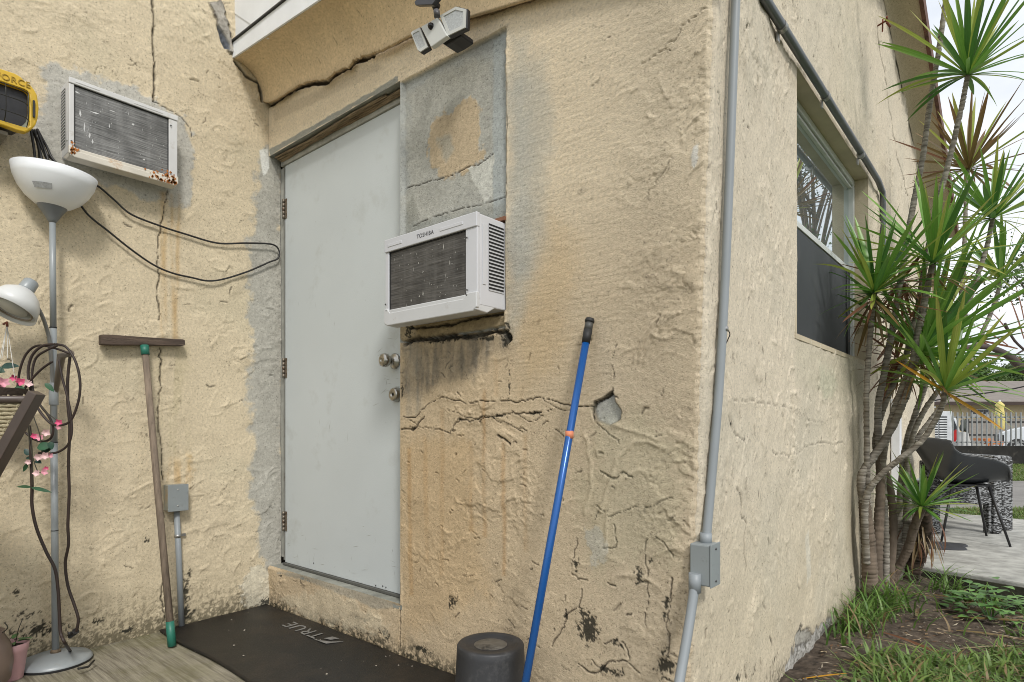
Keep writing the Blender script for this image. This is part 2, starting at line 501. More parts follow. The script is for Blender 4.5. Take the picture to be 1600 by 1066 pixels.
# ---- left wall (main house), u = y, v = z
ys = np.concatenate([np.arange(-2.5, 0.32, 0.03), np.arange(0.34, 1.6, 0.0045), [1.602]])
wa = Wall(ys, np.arange(-0.02, 3.4, 0.0052), 11)
wa.C[:] = PA
wa.C *= (1 + 0.10 * wa.mid + 0.05 * wa.fine)[..., None]
gt = sstep(.0, .5, fbm(wa.U, wa.V, 2.3, 4, 5))[..., None] * .20
wa.C = wa.C * (1 - gt) + np.array((.48, .46, .33)) * gt
wa.relief(1.15, 520)
wa.minicracks(320, wk=1.6)
# grime along the foot of the wall
g = sstep(0.25, 0.0, wa.V + .06 * wa.mid) * sstep(-.05, .3, wa.fine + .5 * wa.spk + .35 * sstep(.12, 0, wa.V)) 
wa.C = wa.C * (1 - .85 * g[..., None]) + np.array((.03, .028, .02)) * .85 * g[..., None]
g = sstep(0.5, 0.0, wa.V)[..., None] * .25
wa.C = wa.C * (1 - g) + np.array((.34, .29, .17)) * g
wa.patch(pA([(66, 108), (84, 96), (150, 118), (215, 140), (262, 175), (292, 182), (303, 232), (292, 325), (270, 322), (240, 312), (84, 262), (60, 215), (62, 165)]), (.45, .45, .42), .82, .010, .040, .002, .16, freq=11)
wa.patch(pA([(390, 640), (388, 480), (392, 360), (403, 290), (409, 235), (419, 232), (445, 240), (445, 890), (428, 880), (414, 895), (406, 850), (390, 770)]), (.41, .405, .365), .88, .016, .055, -.001, .25, freq=8)
wa.patch(pA([(372, 915), (398, 880), (425, 890), (428, 945), (385, 952)]), (.62, .58, .46), .8, .006, .04, .004, .3, .4, freq=16)
wa.patch(pA([(405, 235), (418, 232), (421, 262), (412, 275)]), (.75, .75, .70), 1, .003, .006)
streak = lambda U, V, s, sl_: (sstep(-.3, .3, fbm(U, V * .12, 26, 3, 77)) * .9 + .1)
wa.patch(pA([(250, 300), (260, 300), (259, 530), (252, 530)]), (.50, .30, .09), .55, .012, .004, fac=streak)
wa.patch(pA([(266, 305), (280, 305), (280, 540), (270, 540)]), (.46, .27, .08), .6, .012, .004, fac=streak)
wa.patch(pA([(262, 715), (288, 712), (294, 762), (256, 760)]), (.52, .31, .10), .55, .03, .06, fac=streak)
wa.patch(pA([(246, 540), (292, 540), (285, 720), (255, 720)]), (.46, .40, .24), .4, .05, .05, fac=streak)
wa.crack(pA([(238, -5), (240, 40), (238, 62), (241, 110), (240, 160)]), .0035, .010)
wa.crack(pA([(241, 160), (262, 172), (280, 182), (297, 200), (300, 215)]), .0018, .004)
for k, pp in enumerate(([(262, 300), (252, 350), (247, 420), (248, 500)], [(249, 545), (251, 590), (248, 640), (252, 700), (254, 752)], [(256, 800), (255, 870), (254, 935), (258, 965)])):
    pp = [(a + random.uniform(-3, 3), b) for a, b in spline([Vector((x, y, 0)) for x, y in pp], 6) for (a, b) in [(a, b)]] if False else pp
    q = [(v.x + random.uniform(-2.5, 2.5), v.y) for v in spline([Vector((x, y, 0)) for x, y in pp], 6)]
    wa.crack(pA(q), .0022, .006, .9)
wa.crack(pA([(366, 95), (376, 108), (384, 118), (396, 125), (404, 128), (407, 145), (408, 158)]), .006, .012)
wa.crack(pA([(148, 115), (150, 105), (160, 103), (175, 112), (185, 122)]), .001, .003, .5)
wa.mold(*pA([(100, 1035)])[0], .10, .06, .75); wa.mold(*pA([(45, 960)])[0], .08, .035, .30); wa.mold(*pA([(60, 985)])[0], .18, .07, .35)
wa.mold(*pA([(290, 960)])[0], .05, .05, .55); wa.mold(*pA([(290, 925)])[0], .03, .08, .45); wa.mold(*pA([(295, 895)])[0], .02, .05, .5)
wa.mold(*pA([(198, 985)])[0], .03, .02, .6); wa.mold(*pA([(150, 970)])[0], .05, .02, .35); wa.mold(*pA([(228, 845)])[0], .018, .02, .5)
wa.mold(*pA([(27, 925)])[0], .015, .025, .45); wa.mold(*pA([(420, 940)])[0], .06, .03, .7)
# torn edge beside the white roof sheets
wa.patch(pA([(326, 5), (345, 2), (352, 30), (360, 55), (366, 84), (356, 82), (348, 65), (335, 30)]), (.40, .37, .32), 1, .003, .012, .012, .5, .8, freq=20)
wa.patch(pA([(338, 40), (348, 55), (357, 70), (358, 80), (350, 76), (344, 62)]), (.12, .13, .15), 1, .003, .004, -.01)
wa.build("wall", stucco, lambda U, V, H: (XA + H, U, V), parent=house)
MB().box((XA - 2.02, 2.2, 1.7), (3.96, 9.4, 3.4)).build("house_core", mat("dark_core", (.2, .17, .12), .9), house)  # unseen solid block added behind the wall to keep light from leaking in

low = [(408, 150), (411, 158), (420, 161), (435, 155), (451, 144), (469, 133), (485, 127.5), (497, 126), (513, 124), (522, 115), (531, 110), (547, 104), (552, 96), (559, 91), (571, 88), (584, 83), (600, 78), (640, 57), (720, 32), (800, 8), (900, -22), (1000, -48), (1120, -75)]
# ---- door wall, u = x, v = z
DH = (-2.932, -1.893, 0.207, 2.283)
us = snap(np.concatenate([np.arange(XA, -1.93, 0.0052), np.arange(-1.93, -0.670, 0.0033), [-0.666]]), DH[1])
vs = snap(np.arange(-0.02, 2.74, 0.0037), DH[2], DH[3])
wb = Wall(us, vs, 23)
wb.C[:] = PB
wb.C *= (1 + 0.10 * wb.mid + 0.05 * wb.fine)[..., None]
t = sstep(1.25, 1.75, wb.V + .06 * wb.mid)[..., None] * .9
wb.C = wb.C * (1 - t) + np.array((.77, .655, .475)) * (1 + .1 * wb.mid + .05 * wb.fine)[..., None] * t      # upper part, partly repainted, coloured lighter to offset the eave's shade
t = (sstep(-1.5, -.80, wb.U) * .6)[..., None]
wb.C = wb.C * (1 - t) + np.array((.55, .475, .355)) * t
wb.relief(1.15, 420)
hb = wb.H.copy()
# the upper part right of the grey panel was brushed smooth: only fine horizontal strokes
br = sstep(-1.36, -1.30, wb.U + .05 * wb.mid) * sstep(-.78, -.98, wb.U + .12 * wb.mid) * sstep(.88, 1.05, wb.V + .05 * wb.mid)
top = sstep(2.20, 2.35, wb.V)
br = np.maximum(br, np.maximum(top * .6, sstep(-1.8, -1.95, wb.U) * sstep(2.2, 2.3, wb.V) * .8))
wb.H = wb.H * (1 - .78 * br) + br * .0015 * fbm(wb.U * .10 + wb.WU, wb.V + .3 * wb.WV, 150, 3, 31)
wb.minicracks(200, zmax=1.25, wk=1.2); wb.minicracks(40)
cr_ = np.exp(-((wb.U + .80) / .10) ** 2)           # rougher, darker near the corner
wb.H += cr_ * .0016 * fbm(wb.U, wb.V, 75, 3, 36)
wb.C *= (1 - .10 * cr_)[..., None]
# grey cement panel over the air conditioner, set back
panel = pB([(612, 136), (790, 42), (789, 512), (612, 538)])
pm_ = (inside(wb.U, wb.V, panel)).astype(float)
wb.H = wb.H * (1 - .72 * pm_) + pm_ * .0012 * wb.mid
wb.patch(panel, (.38, .39, .365), 1, .002, .0015, -.016, .16)
wb.patch(pB([(632, 140), (655, 128), (700, 105), (745, 90), (768, 120), (770, 330), (740, 330), (632, 350)]), (.45, .43, .36), .45, .02, .05, 0, .3, freq=7)
wb.patch(pB([(672, 190), (690, 172), (730, 150), (746, 172), (750, 245), (735, 258), (693, 280), (670, 262), (664, 222)]), (.52, .41, .265), .9, .008, .045, .0015, .15, freq=12)
wb.patch(pB([(680, 215), (700, 205), (706, 232), (692, 250)]), (.40, .38, .31), .8, .012, .02)
wb.patch(pB([(766, 60), (786, 48), (786, 330), (766, 340)]), (.40, .43, .42), .9, .006, .006, .001)
wb.patch(pB([(728, 262), (768, 240), (764, 300), (752, 318), (740, 290), (730, 280)]), (.60, .60, .54), .95, .003, .02, .001, .2, freq=20)
wb.crack(pB([(632, 291), (658, 283), (677, 279), (701, 272), (729, 258), (748, 252), (767, 238)]), .0016, .004)
wb.crack(pB([(640, 352), (680, 335), (708, 328), (742, 319), (786, 305)]), .0016, .004, .8)
wb.patch(pB([(628, 330), (640, 300), (650, 345), (720, 330), (786, 315), (786, 345), (628, 372)]), (.22, .225, .19), .45, .01, .02)
# strip of old smoother colour right of the panel
wb.patch(pB([(793, 50), (825, 52), (850, 95), (862, 180), (866, 260), (852, 330), (848, 400), (832, 450), (812, 520), (792, 514)]), (.42, .42, .37), .55, .045, .05, 0, .15, freq=5)
wb.patch(pB([(800, 120), (822, 110), (830, 260), (822, 430), (804, 440)]), (.38, .40, .38), .45, .05, .05, freq=5)
wb.patch(pB([(815, 520), (860, 330), (900, 380), (880, 560), (820, 610)]), (.52, .37, .19), .35, .06, .05)
wb.crack(pB([(790.5, 44), (790.5, 180), (790, 340)]), .0012, .003, .55)
# below the air conditioner: ledge, black seam and the stains that run from it
wb.patch(pB([(614, 507), (790, 485), (790, 508), (627, 534)]), (.36, .29, .18), 1, .003, .006, .008, .35)
wb.crack(pB([(632, 536), (650, 530), (680, 531), (706, 525), (735, 526), (760, 520), (789, 518), (797, 530)]), .0095, .018, .97, lip=.002)
wb.crack(pB([(640, 512), (690, 510), (740, 498), (786, 490)]), .0045, .008, .9)
for pp_ in ([(700, 640), (722, 650), (740, 655), (770, 652)], [(640, 655), (660, 668), (690, 672)], [(800, 640), (830, 655), (850, 650)], [(850, 625), (870, 640), (895, 645)], [(760, 650), (790, 660), (815, 672)]): wb.crack(pB([(v.x + random.uniform(-2, 2), v.y + random.uniform(-2, 2)) for v in spline([Vector((x, y, 0)) for x, y in pp_], 4)]), .0011, .004, .75)
for (x, y, ru, rv, de) in ((720, 656, .045, .010, .45), (780, 650, .06, .012, .4), (645, 668, .03, .012, .4), (835, 645, .05, .010, .3)): wb.mold(*pB([(x, y)])[0], ru, rv, de)
run = lambda U, V, s, sl_: (.35 + .65 * sstep(-.35, .35, fbm(U, V * .15, 22, 3, 78)))
wb.patch(pB([(632, 536), (796, 516), (796, 545), (760, 560), (742, 585), (715, 604), (690, 600), (655, 616), (633, 612)]), (.17, .155, .125), .85, .035, .05, 0, .3, fac=run, freq=8)
wb.patch(pB([(634, 540), (655, 536), (650, 600), (668, 640), (636, 650)]), (.26, .25, .21), .6, .02, .02, fac=run)
for (x, y, ru, rv, de) in ((636, 520, .03, .05, .6), (790, 528, .03, .05, .7), (765, 528, .07, .02, .6), (700, 530, .14, .012, .75), (628, 612, .012, .05, .5), (796, 600, .008, .07, .3)):
    wb.mold(*pB([(x, y)])[0], ru, rv, de)
for (x0, y0, x1, y1) in ((664, 680, 668, 880), (692, 640, 690, 900), (737, 690, 737, 830), (757, 610, 758, 840), (788, 690, 788, 900), (820, 680, 822, 860), (775, 560, 776, 620), (640, 700, 642, 930)):
    wb.patch(pB([(x0 - 3, y0), (x0 + 3, y0), (x1 + 3, y1), (x1 - 3, y1)]), (.40, .22, .08), .45, .008, .004, fac=run)
wb.patch(pB([(628, 680), (740, 690), (760, 930), (628, 1000)]), (.50, .33, .15), .30, .06, .06)
# cracks
J = lambda pts, j=1.6: [(v.x + random.uniform(-j, j), v.y + random.uniform(-j, j)) for v in spline([Vector((x, y, 0)) for x, y in pts], 4)]
wb.crack(pB(J([(628, 650), (645, 652), (664, 640), (683, 624), (700, 622), (728, 629), (766, 626), (809, 627), (830, 624), (847, 622), (890, 637), (926, 634)])), .0013, .006, .85)
wb.crack(pB(J([(626, 671), (645, 671), (655, 662), (664, 650)])), .0028, .006, .9)
wb.crack(pB(J([(687, 671), (702, 674), (712, 664), (720, 655), (733, 658), (747, 654), (760, 649)])), .0020, .006, .95)
wb.crack(pB(J([(747, 657), (776, 650), (800, 645), (838, 645), (860, 640)])), .0014, .006, .8)
wb.crack(pB([(779, 679), (788, 685), (798, 694)]), .0032, .006, .95)
wb.crack(pB(J([(958, 612), (960, 585), (957, 560), (964, 535)])), .0009, .003, .7)
wb.crack(pB(J([(937, 736), (950, 742), (961, 747), (975, 741), (988, 746)])), .0022, .005, .85)
wb.crack(pB(J([(932, 660), (945, 672), (960, 682), (970, 692)])), .0014, .004, .6)
wb.crack(pB(J([(950, 808), (975, 801), (994, 793), (1020, 791), (1042, 778), (1056, 776)])), .0012, .004, .6)
wb.crack(pB(J([(1030, 838), (1045, 848), (1061, 868)])), .0014, .004, .7)
wb.crack(pB(J([(961, 820), (966, 845), (962, 858), (948, 856)])), .0016, .004, .7)
wb.crack(pB(J([(902, 840), (898, 870), (893, 892), (905, 903), (920, 908)])), .0014, .004, .6)
wb.crack(pB(J([(1016, 843), (1014, 880), (1020, 930), (1018, 980)])), .0012, .004, .6)
wb.crack(pB(J([(860, 1010), (878, 985), (884, 965), (905, 948), (912, 920)])), .0016, .005, .7)
wb.crack(pB(J([(950, 1008), (975, 1002), (988, 1020), (990, 1035)])), .0018, .005, .8)
wb.crack(pB(J([(903, 1035), (930, 1056), (955, 1040), (985, 1035), (1010, 1055)])), .0018, .005, .8)
wb.crack(pB(J([(1058, 900), (1056, 940), (1052, 980), (1058, 1030)])), .0018, .005, .7)
wb.crack(pB(J([(1090, 20), (1060, 40), (1044, 60), (1022, 82), (1005, 98), (984, 105)], 3)), .0010, .004, .3)
wb.crack(pB(J([(1040, 245), (1020, 285), (1004, 310)], 3)), .0009, .003, .3)
wb.crack(pB([(624.5, 955), (624.5, 1000)]), .0015, .005, .9)
wb.crack(pB([(626, 900), (625, 945), (625, 1010)]), .0012, .004, .9)
# curved trowel ridges high on the right, low on the right
def ridge(W, pts, a, wd=.004):
    sl_ = W.sub(pts, .05); d = seg_dist(W.U[sl_] + .5 * W.WU[sl_], W.V[sl_] + .5 * W.WV[sl_], pts)
    W.H[sl_] += a * np.exp(-(d / wd) ** 2)
for o in (0, 9, 17):
    ridge(wb, pB(spline_ := [(v.x + o, v.y) for v in spline([Vector(p) for p in ((988, 566, 0), (1002, 530, 0), (1020, 503, 0), (1040, 490, 0))], 5)]), .0045)
for pp, a in (([(940, 800), (965, 720), (1000, 690), (1040, 700)], .004), ([(948, 850), (955, 790), (985, 740), (1020, 742)], .003), ([(950, 660), (990, 672), (1030, 690)], .003), ([(915, 680), (925, 740), (915, 800)], .003), ([(960, 905), (1000, 900), (1040, 920)], .003)):
    ridge(wb, pB(J(pp, 2)), a, .006)
# chipped hole with bare concrete
wb.patch(pB([(928, 640), (930, 630), (944, 622), (958, 611), (960, 628), (970, 642), (968, 655), (953, 664), (934, 657)]), (.42, .42, .39), 1, .002, .004, -.012, .35, .8)
wb.crack(pB([(929, 655), (927, 640), (932, 628), (946, 621), (958, 611)]), .003, .008, .9)
wb.patch(pB([(1068, 235), (1076, 229), (1078, 250), (1072, 270), (1066, 262)]), (.62, .60, .54), 1, .002, .004, .001)
wb.patch(pB([(918, 828), (935, 824), (955, 850), (945, 880), (925, 886)]), (.50, .48, .43), .75, .006, .03, .001, .4, freq=20)
wb.patch(pB([(935, 640), (1010, 650), (1070, 700), (1060, 860), (940, 900), (900, 820)]), (.40, .39, .26), .28, .05, .08)
for (x, y, ru, rv, de) in ((921, 982, .045, .06, .85), (884, 960, .012, .025, .6), (707, 940, .035, .045, .5), (1003, 900, .03, .06, .35), (1024, 875, .02, .02, .3), (975, 1008, .05, .025, .45), (960, 1050, .10, .02, .4),
                           (1050, 950, .02, .10, .3), (1052, 1045, .04, .05, .5), (560, 965, .10, .012, .6), (600, 990, .05, .04, .45), (660, 1015, .09, .02, .5), (520, 975, .10, .01, .7), (440, 900, .02, .015, .5), (900, 880, .02, .05, .25)):
    wb.mold(*pB([(x, y)])[0], ru, rv, de)
g = sstep(0.11, 0.0, wb.V + .05 * wb.mid) * sstep(-.30, .10, wb.fine + .4 * wb.spk) * .92
wb.C = wb.C * (1 - g[..., None]) + np.array((.03, .03, .018)) * g[..., None]
wb.patch(pB([(440, 935), (520, 920), (600, 965), (600, 990), (470, 965)]), (.62, .55, .40), .5, .02, .05, .002, .4, freq=12)
wb.patch(pB([(435, 895), (470, 895), (620, 942), (620, 952), (580, 950), (560, 938), (500, 915)]), (.30, .30, .26), .6, .006, .01)
# strip of grey under-coat along the head of the door opening
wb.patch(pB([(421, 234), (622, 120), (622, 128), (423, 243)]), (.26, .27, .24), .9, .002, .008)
wb.crack(pB([(a, b_ + 4) for a, b_ in low if a < 590]), .0080, .012, .97, lip=0)  # seam groove blackened to paint in the shade of the soffit gap
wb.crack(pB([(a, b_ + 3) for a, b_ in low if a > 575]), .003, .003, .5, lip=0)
wb.patch(pB([(425, 172), (500, 140), (590, 98), (600, 108), (510, 152), (430, 190)]), (.30, .235, .15), .35, .012, .01)  # soft shadow below the seam, put into the wall colour
def placeB(U, V, H):
    edge = -0.666
    t = np.clip((U - (edge - .008)) / .008, 0, 1)
    drop = .024 * (1 - np.sqrt(np.clip(1 - (t * .8) ** 2, 0, 1))) * 1.2
    Hc = H * (1 - t)
    jit = .004 * perlin(V * 18, V * 0 + .5, 3) + .0032 * perlin(V * 60, V * 0 + .5, 4) + .002 * perlin(V * 160, V * 0 + .5, 6)
    return U + (lean(V) + jit) * sstep(-1.15, edge, U), YB - Hc + drop, V
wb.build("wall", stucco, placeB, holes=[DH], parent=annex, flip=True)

# ---- side wall, u = y, v = z
WN = (2.427, 3.765, 1.262, 2.266)
ys = snap(np.concatenate([[YB + 0.0115], np.arange(YB + .016, 2.43, 0.0038), np.arange(2.43, 3.80, 0.0060), np.arange(3.80, 5.6, 0.0095), np.arange(5.6, 6.9, .016)]), WN[0], WN[1])
vs = snap(np.concatenate([np.arange(-0.05, 2.6, 0.0058), np.arange(2.6, 3.75, 0.0110)]), WN[2], WN[3])
wc = Wall(ys, vs, 37)
wc.C[:] = PC
wc.C *= (1 + 0.09 * wc.mid + 0.05 * wc.fine)[..., None]
t = (sstep(.9, .2, wc.V) * .35)[..., None]; wc.C = wc.C * (1 - t) + np.array((.46, .39, .25)) * t
t = (sstep(-.1, .4, fbm(wc.U, wc.V, 2.1, 4, 8)) * .3)[..., None]; wc.C = wc.C * (1 - t) + np.array((.50, .47, .38)) * t
wc.relief(1.45, 1500, vertical=True)
wc.minicracks(650, vertical=True, wk=1.9)
wc.crack(pC(J([(1372, 60), (1380, 110), (1388, 160), (1396, 210), (1406, 262), (1414, 300), (1420, 330)], 1.5)), .006, .010, .9)
wc.crack(pC(J([(1137, 625), (1175, 626), (1210, 632), (1240, 640), (1262, 655), (1290, 662)], 2)), .0021, .003, .4)
wc.crack(pC(J([(1135, 650), (1142, 668), (1160, 688), (1175, 692)], 2)), .0024, .004, .5)
wc.crack(pC(J([(1210, 705), (1222, 710), (1236, 712), (1262, 698), (1290, 695), (1320, 695)], 4)), .0022, .003, .4)
wc.crack(pC(J([(1152, 760), (1160, 800), (1168, 830), (1166, 900)], 3)), .0026, .004, .6)
wc.crack(pC(J([(1168, 1045), (1172, 1066)], 1)), .003, .006, .8)
wc.patch(pC([(1280, 575), (1305, 580), (1308, 600), (1292, 620), (1278, 606)]), (.42, .47, .34), .5, .03, .04)
wc.patch(pC([(1245, 525), (1350, 572), (1350, 640), (1245, 600)]), (.50, .46, .35), .5, .05, .05)
wc.patch(pC([(1258, 840), (1264, 830), (1266, 900), (1260, 915)]), (.62, .58, .48), .8, .006, .01)
wc.patch(pC([(1243, 990), (1262, 980), (1268, 1000), (1250, 1020), (1238, 1010)]), (.36, .35, .31), .9, .006, .03, -.006, .3, .5, freq=16)
wc.patch(pC([(1322, 690), (1338, 640), (1345, 700), (1335, 900), (1322, 850)]), (.38, .33, .23), .45, .06, .05)
wc.patch(pC([(1195, 60), (1215, 85), (1300, 225), (1330, 270), (1320, 275), (1240, 140)]), (.42, .36, .26), .5, .03, .03, freq=9)
wc.patch([(2.30, -.02), (2.95, .0), (2.95, .07), (2.75, .085), (2.55, .06), (2.40, .09), (2.30, .05)], (.50, .49, .46), .9, .006, .03, -.004, .4, .6, freq=14)
for (x, y, ru, rv, de) in ((1250, 985, .03, .05, .4), (1180, 1050, .05, .04, .3), (1160, 1060, .05, .03, .3), (1210, 1030, .10, .04, .15), (1165, 690, .03, .03, .15), (1140, 660, .02, .02, .3), (1330, 900, .06, .10, .1)):
    wc.mold(*pC([(x, y)])[0], ru, rv, de)
g = sstep(0.12, 0.02, wc.V + .05 * wc.mid) * sstep(-.1, .25, wc.fine + .4 * wc.spk) * .8
wc.C = wc.C * (1 - g[..., None]) + np.array((.05, .045, .03)) * g[..., None]
def placeC(U, V, H):
    t = np.clip(1 - (U - (YB + .0115)) / .008, 0, 1)
    drop = .010 * t * t
    jit = .004 * perlin(V * 18, V * 0 + .5, 3) + .0032 * perlin(V * 60, V * 0 + .5, 4) + .002 * perlin(V * 160, V * 0 + .5, 6)
    return XC - drop + H * (1 - t) + lean(V) * np.exp(-((U - YB) / .42) ** 2) + jit * np.exp(-((U - YB) / .02) ** 2), U, V
# faces above the sloping gable line are left off
wc.V_lim = rake(wc.U) - .03
wc.V = np.minimum(wc.V, wc.V_lim)
wc.build("wall", stucco, placeC, holes=[WN], parent=annex, flip=False)
wc_edge = float(placeB(np.array([-0.666]), np.array([1.0]), np.array([0.0]))[1][0])

paint_b = mat("paint_reveal", (.44, .36, .235), .9, var=.12, vscale=9, bump=.5, bscale=120, dirt=((.16, .14, .09), 7, .62, .8))
paint_c = mat("paint_reveal_side", (.50, .43, .31), .9, var=.10, vscale=9, bump=.5, bscale=120, dirt=((.2, .17, .12), 7, .66, .85))
cement = mat("grey_cement", (.24, .245, .215), .9, var=.25, vscale=14, bump=.6, bscale=90)
# window reveals
MB().box((XC - .06, (WN[0] + WN[1]) / 2, WN[3] + .011), (.124, WN[1] - WN[0] + .04, .02)).box((XC - .06, WN[1] + .011, (WN[2] + WN[3]) / 2), (.124, .02, WN[3] - WN[2])) \
    .box((XC - .06, WN[0] - .011, (WN[2] + WN[3]) / 2), (.124, .02, WN[3] - WN[2])).box((XC - .06, (WN[0] + WN[1]) / 2, WN[2] - .011), (.124, WN[1] - WN[0] + .04, .02)).build("window_reveal", paint_c, annex)
# door opening: head, right jamb, sill
MB().box((-2.41, YB + .045, DH[3] + .012), (1.05, .088, .022)).build("door_lintel", cement, annex)
MB().box((DH[1] + .012, YB + .055, 1.25), (.022, .062, 2.08)).build("door_jamb", paint_b, annex)
MB().box((-2.41, YB + .047, DH[2] - .012), (1.05, .09, .022)).build("door_sill", cement, annex)

# ---- soffit over the door wall: its lower edge is the torn, gaping plaster seam
lo = pB(low, 1.510); lx = np.array([p[0] for p in lo]); lz = np.array([p[1] for p in lo])
us2 = np.concatenate([np.arange(XA + .002, -1.75, .004), np.arange(-1.75, -.50, .007)])
sf = Wall(us2, np.linspace(0, 1, 70), 51)
sf.C[:] = (.68, .53, .33); sf.mid = fbm(sf.U, sf.V * .25, 9, 5, 131, .6); sf.fine = fbm(sf.U, sf.V * .25, 45, 4, 121, .65)
sf.C *= (1 + .12 * sf.mid + .05 * sf.fine)[..., None]
ZL = np.interp(sf.U, lx, lz) + (.012 * fbm(sf.U, sf.U * 0, 28, 4, 9, .7) + .010 * fbm(sf.U, sf.U * 0, 90, 3, 19, .7)) * sstep(-1.75, -1.95, sf.U)
ZF = eave_z(sf.U)
HS = .005 * fbm(sf.U, sf.V * .25, 5, 5, 141) + .0015 * fbm(sf.U, sf.V * .25, 40, 3, 151)
a = sf.V * math.pi / 2
YY = 1.510 - (1.510 - 1.362) * (1 - np.cos(a)) - HS; ZZ = ZL + (ZF - ZL) * np.sin(a) - HS * .5
for q in ((-2.25, .45, .03), (-2.4, .3, .02), (-2.05, .6, .025), (-2.62, .5, .035)):
    d = seg_dist(sf.U + .01 * sf.mid, sf.V * .25, [(q[0], q[1] * .25), (q[0] + .012, q[1] * .25 - q[2])]); m_ = sstep(.003, .001, d)[..., None] * .6
    sf.C = sf.C * (1 - m_) + np.array((.12, .08, .05)) * m_
g = (sstep(.10, 0, sf.V) * .4)[..., None]; sf.C = sf.C * (1 - g) + np.array((.42, .32, .20)) * g
co = np.stack([sf.U, YY, ZZ], -1).reshape(-1, 3); nu, nv = sf.U.shape
i, j = np.meshgrid(np.arange(nu - 1), np.arange(nv - 1), indexing='ij'); a_ = i * nv + j
q = np.stack([a_, a_ + 1, a_ + nv + 1, a_ + nv], -1).reshape(-1, 4)
o = grid_obj("soffit", co - np.array(annex.location), q, sf.C.reshape(-1, 3), plaster_soft, annex)
sm_ = o.modifiers.new("thick", 'SOLIDIFY'); sm_.thickness = .010; sm_.offset = 0

white_metal = mat("white_painted_metal", (.80, .82, .84), .45, var=.05, dirt=((.25, .25, .24), 16, .66, .78))
fm = MB()
xs = np.linspace(XA + .003, -.47, 24)
for k in range(23):
    x0, x1 = xs[k], xs[k + 1]; z0, z1 = float(eave_z(x0)), float(eave_z(x1))
    fm.prism([(x0, 1.352, z0 - .004), (x1, 1.352, z1 - .004), (x1, 1.352, float(eave_top(x1))), (x0, 1.352, float(eave_top(x0)))], (0, .008, 0))
fm.build("fascia", white_metal, annex)
de_ = MB()
for k in range(23):
    x0, x1 = xs[k], xs[k + 1]; z0, z1 = float(eave_top(x0)) + .002, float(eave_top(x1)) + .002
    de_.prism([(x0, 1.344, z0), (x1, 1.344, z1), (x1, 1.344, z1 + .007), (x0, 1.344, z0 + .007)], (0, .02, 0))
de_.build("drip_edge", mat("dark_drip_edge", (.03, .03, .03), .6), annex)
# white roof sheets turned up against the main house
for k, (poly, yy) in enumerate(([[(366.5, 74), (352.5, 30.5), (403, 37.5), (420, 60)], 1.366], [[(354, 33), (345, 0), (338, -25), (520, -25), (470, 20), (410, 50)], 1.363])):
    P = [onY(a, b, yy) for a, b in poly]
    P = [Vector((max(p.x, XA + .002), p.y, p.z)) for p in P]
    MB().prism(P, (0, .003, 0)).build("roof_sheet", white_metal, annex)
# roof slabs
roofm = mat("roof_felt", (.16, .14, .13), .95, bump=.6, bscale=200)
zr = float(rake(RIDGE_Y))
MB().prism([(XA - .01, 1.40, 2.79), (-.49, 1.40, 2.79), (-.49, RIDGE_Y, zr + .08), (XA - .01, RIDGE_Y, zr + .08)], (0, 0, .04)) \
    .prism([(XA - .01, RIDGE_Y, zr + .08), (-.49, RIDGE_Y, zr + .08), (-.49, 7.1, zr + .08 - .335 * (7.1 - RIDGE_Y)), (XA - .01, 7.1, zr + .08 - .335 * (7.1 - RIDGE_Y))], (0, 0, .04)).build("roof", roofm, annex)
# cove under the rake and brown rake board
ry = np.concatenate([np.linspace(1.5, RIDGE_Y, 90), np.linspace(RIDGE_Y + .03, 6.95, 160)])
cv = Wall(ry, np.linspace(0, 1, 26), 61)
cv.C[:] = (.47, .40, .28); cv.C *= (1 + .12 * fbm(cv.U, cv.V * .2, 7, 4, 3))[..., None]
RR = rake(cv.U); a = cv.V * math.pi / 2
XX = XC + .004 + .155 * (1 - np.cos(a)) + .004 * fbm(cv.U, cv.V * .2, 6, 4, 4); ZZ = RR - .10 + .10 * np.sin(a) - .008 * np.abs(fbm(cv.U, cv.V * 0, 9, 3, 14)) * (1 - cv.V)
co = np.stack([XX, cv.U, ZZ], -1).reshape(-1, 3); nu, nv = cv.U.shape
i, j = np.meshgrid(np.arange(nu - 1), np.arange(nv - 1), indexing='ij'); a_ = i * nv + j
q = np.stack([a_, a_ + nv, a_ + nv + 1, a_ + 1], -1).reshape(-1, 4)
grid_obj("rake_soffit", co - np.array(annex.location), q, cv.C.reshape(-1, 3), plaster_soft, annex)
rb = MB(); rusty = mat("brown_rake_board", (.13, .065, .045), .8, var=.4, vscale=20, bump=.8, bscale=40, dirt=((.28, .24, .20), 12, .6, .7))
for k in range(len(ry) - 1):
    y0, y1 = ry[k], ry[k + 1]; z0, z1 = float(rake(y0)), float(rake(y1)); j0 = .006 * random.random()
    rb.prism([(XC + .158, y0, z0 - .012 - j0), (XC + .158, y1, z1 - .012 - j0), (XC + .158, y1, z1 + .09), (XC + .158, y0, z0 + .09)], (.022, 0, 0))
rb.build("rake_board", rusty, annex)
# back of the extension and an inner block so that no light leaks
MB().box(((XA + XC) / 2, 6.85, 1.3), (XC - XA - .02, .1, 2.6)).build("back_wall", paint_c, annex)
MB().box((-1.88, 3.9, 1.22), (1.9, 4.3, 2.4)).build("house_core", MATS["dark_core"], annex)

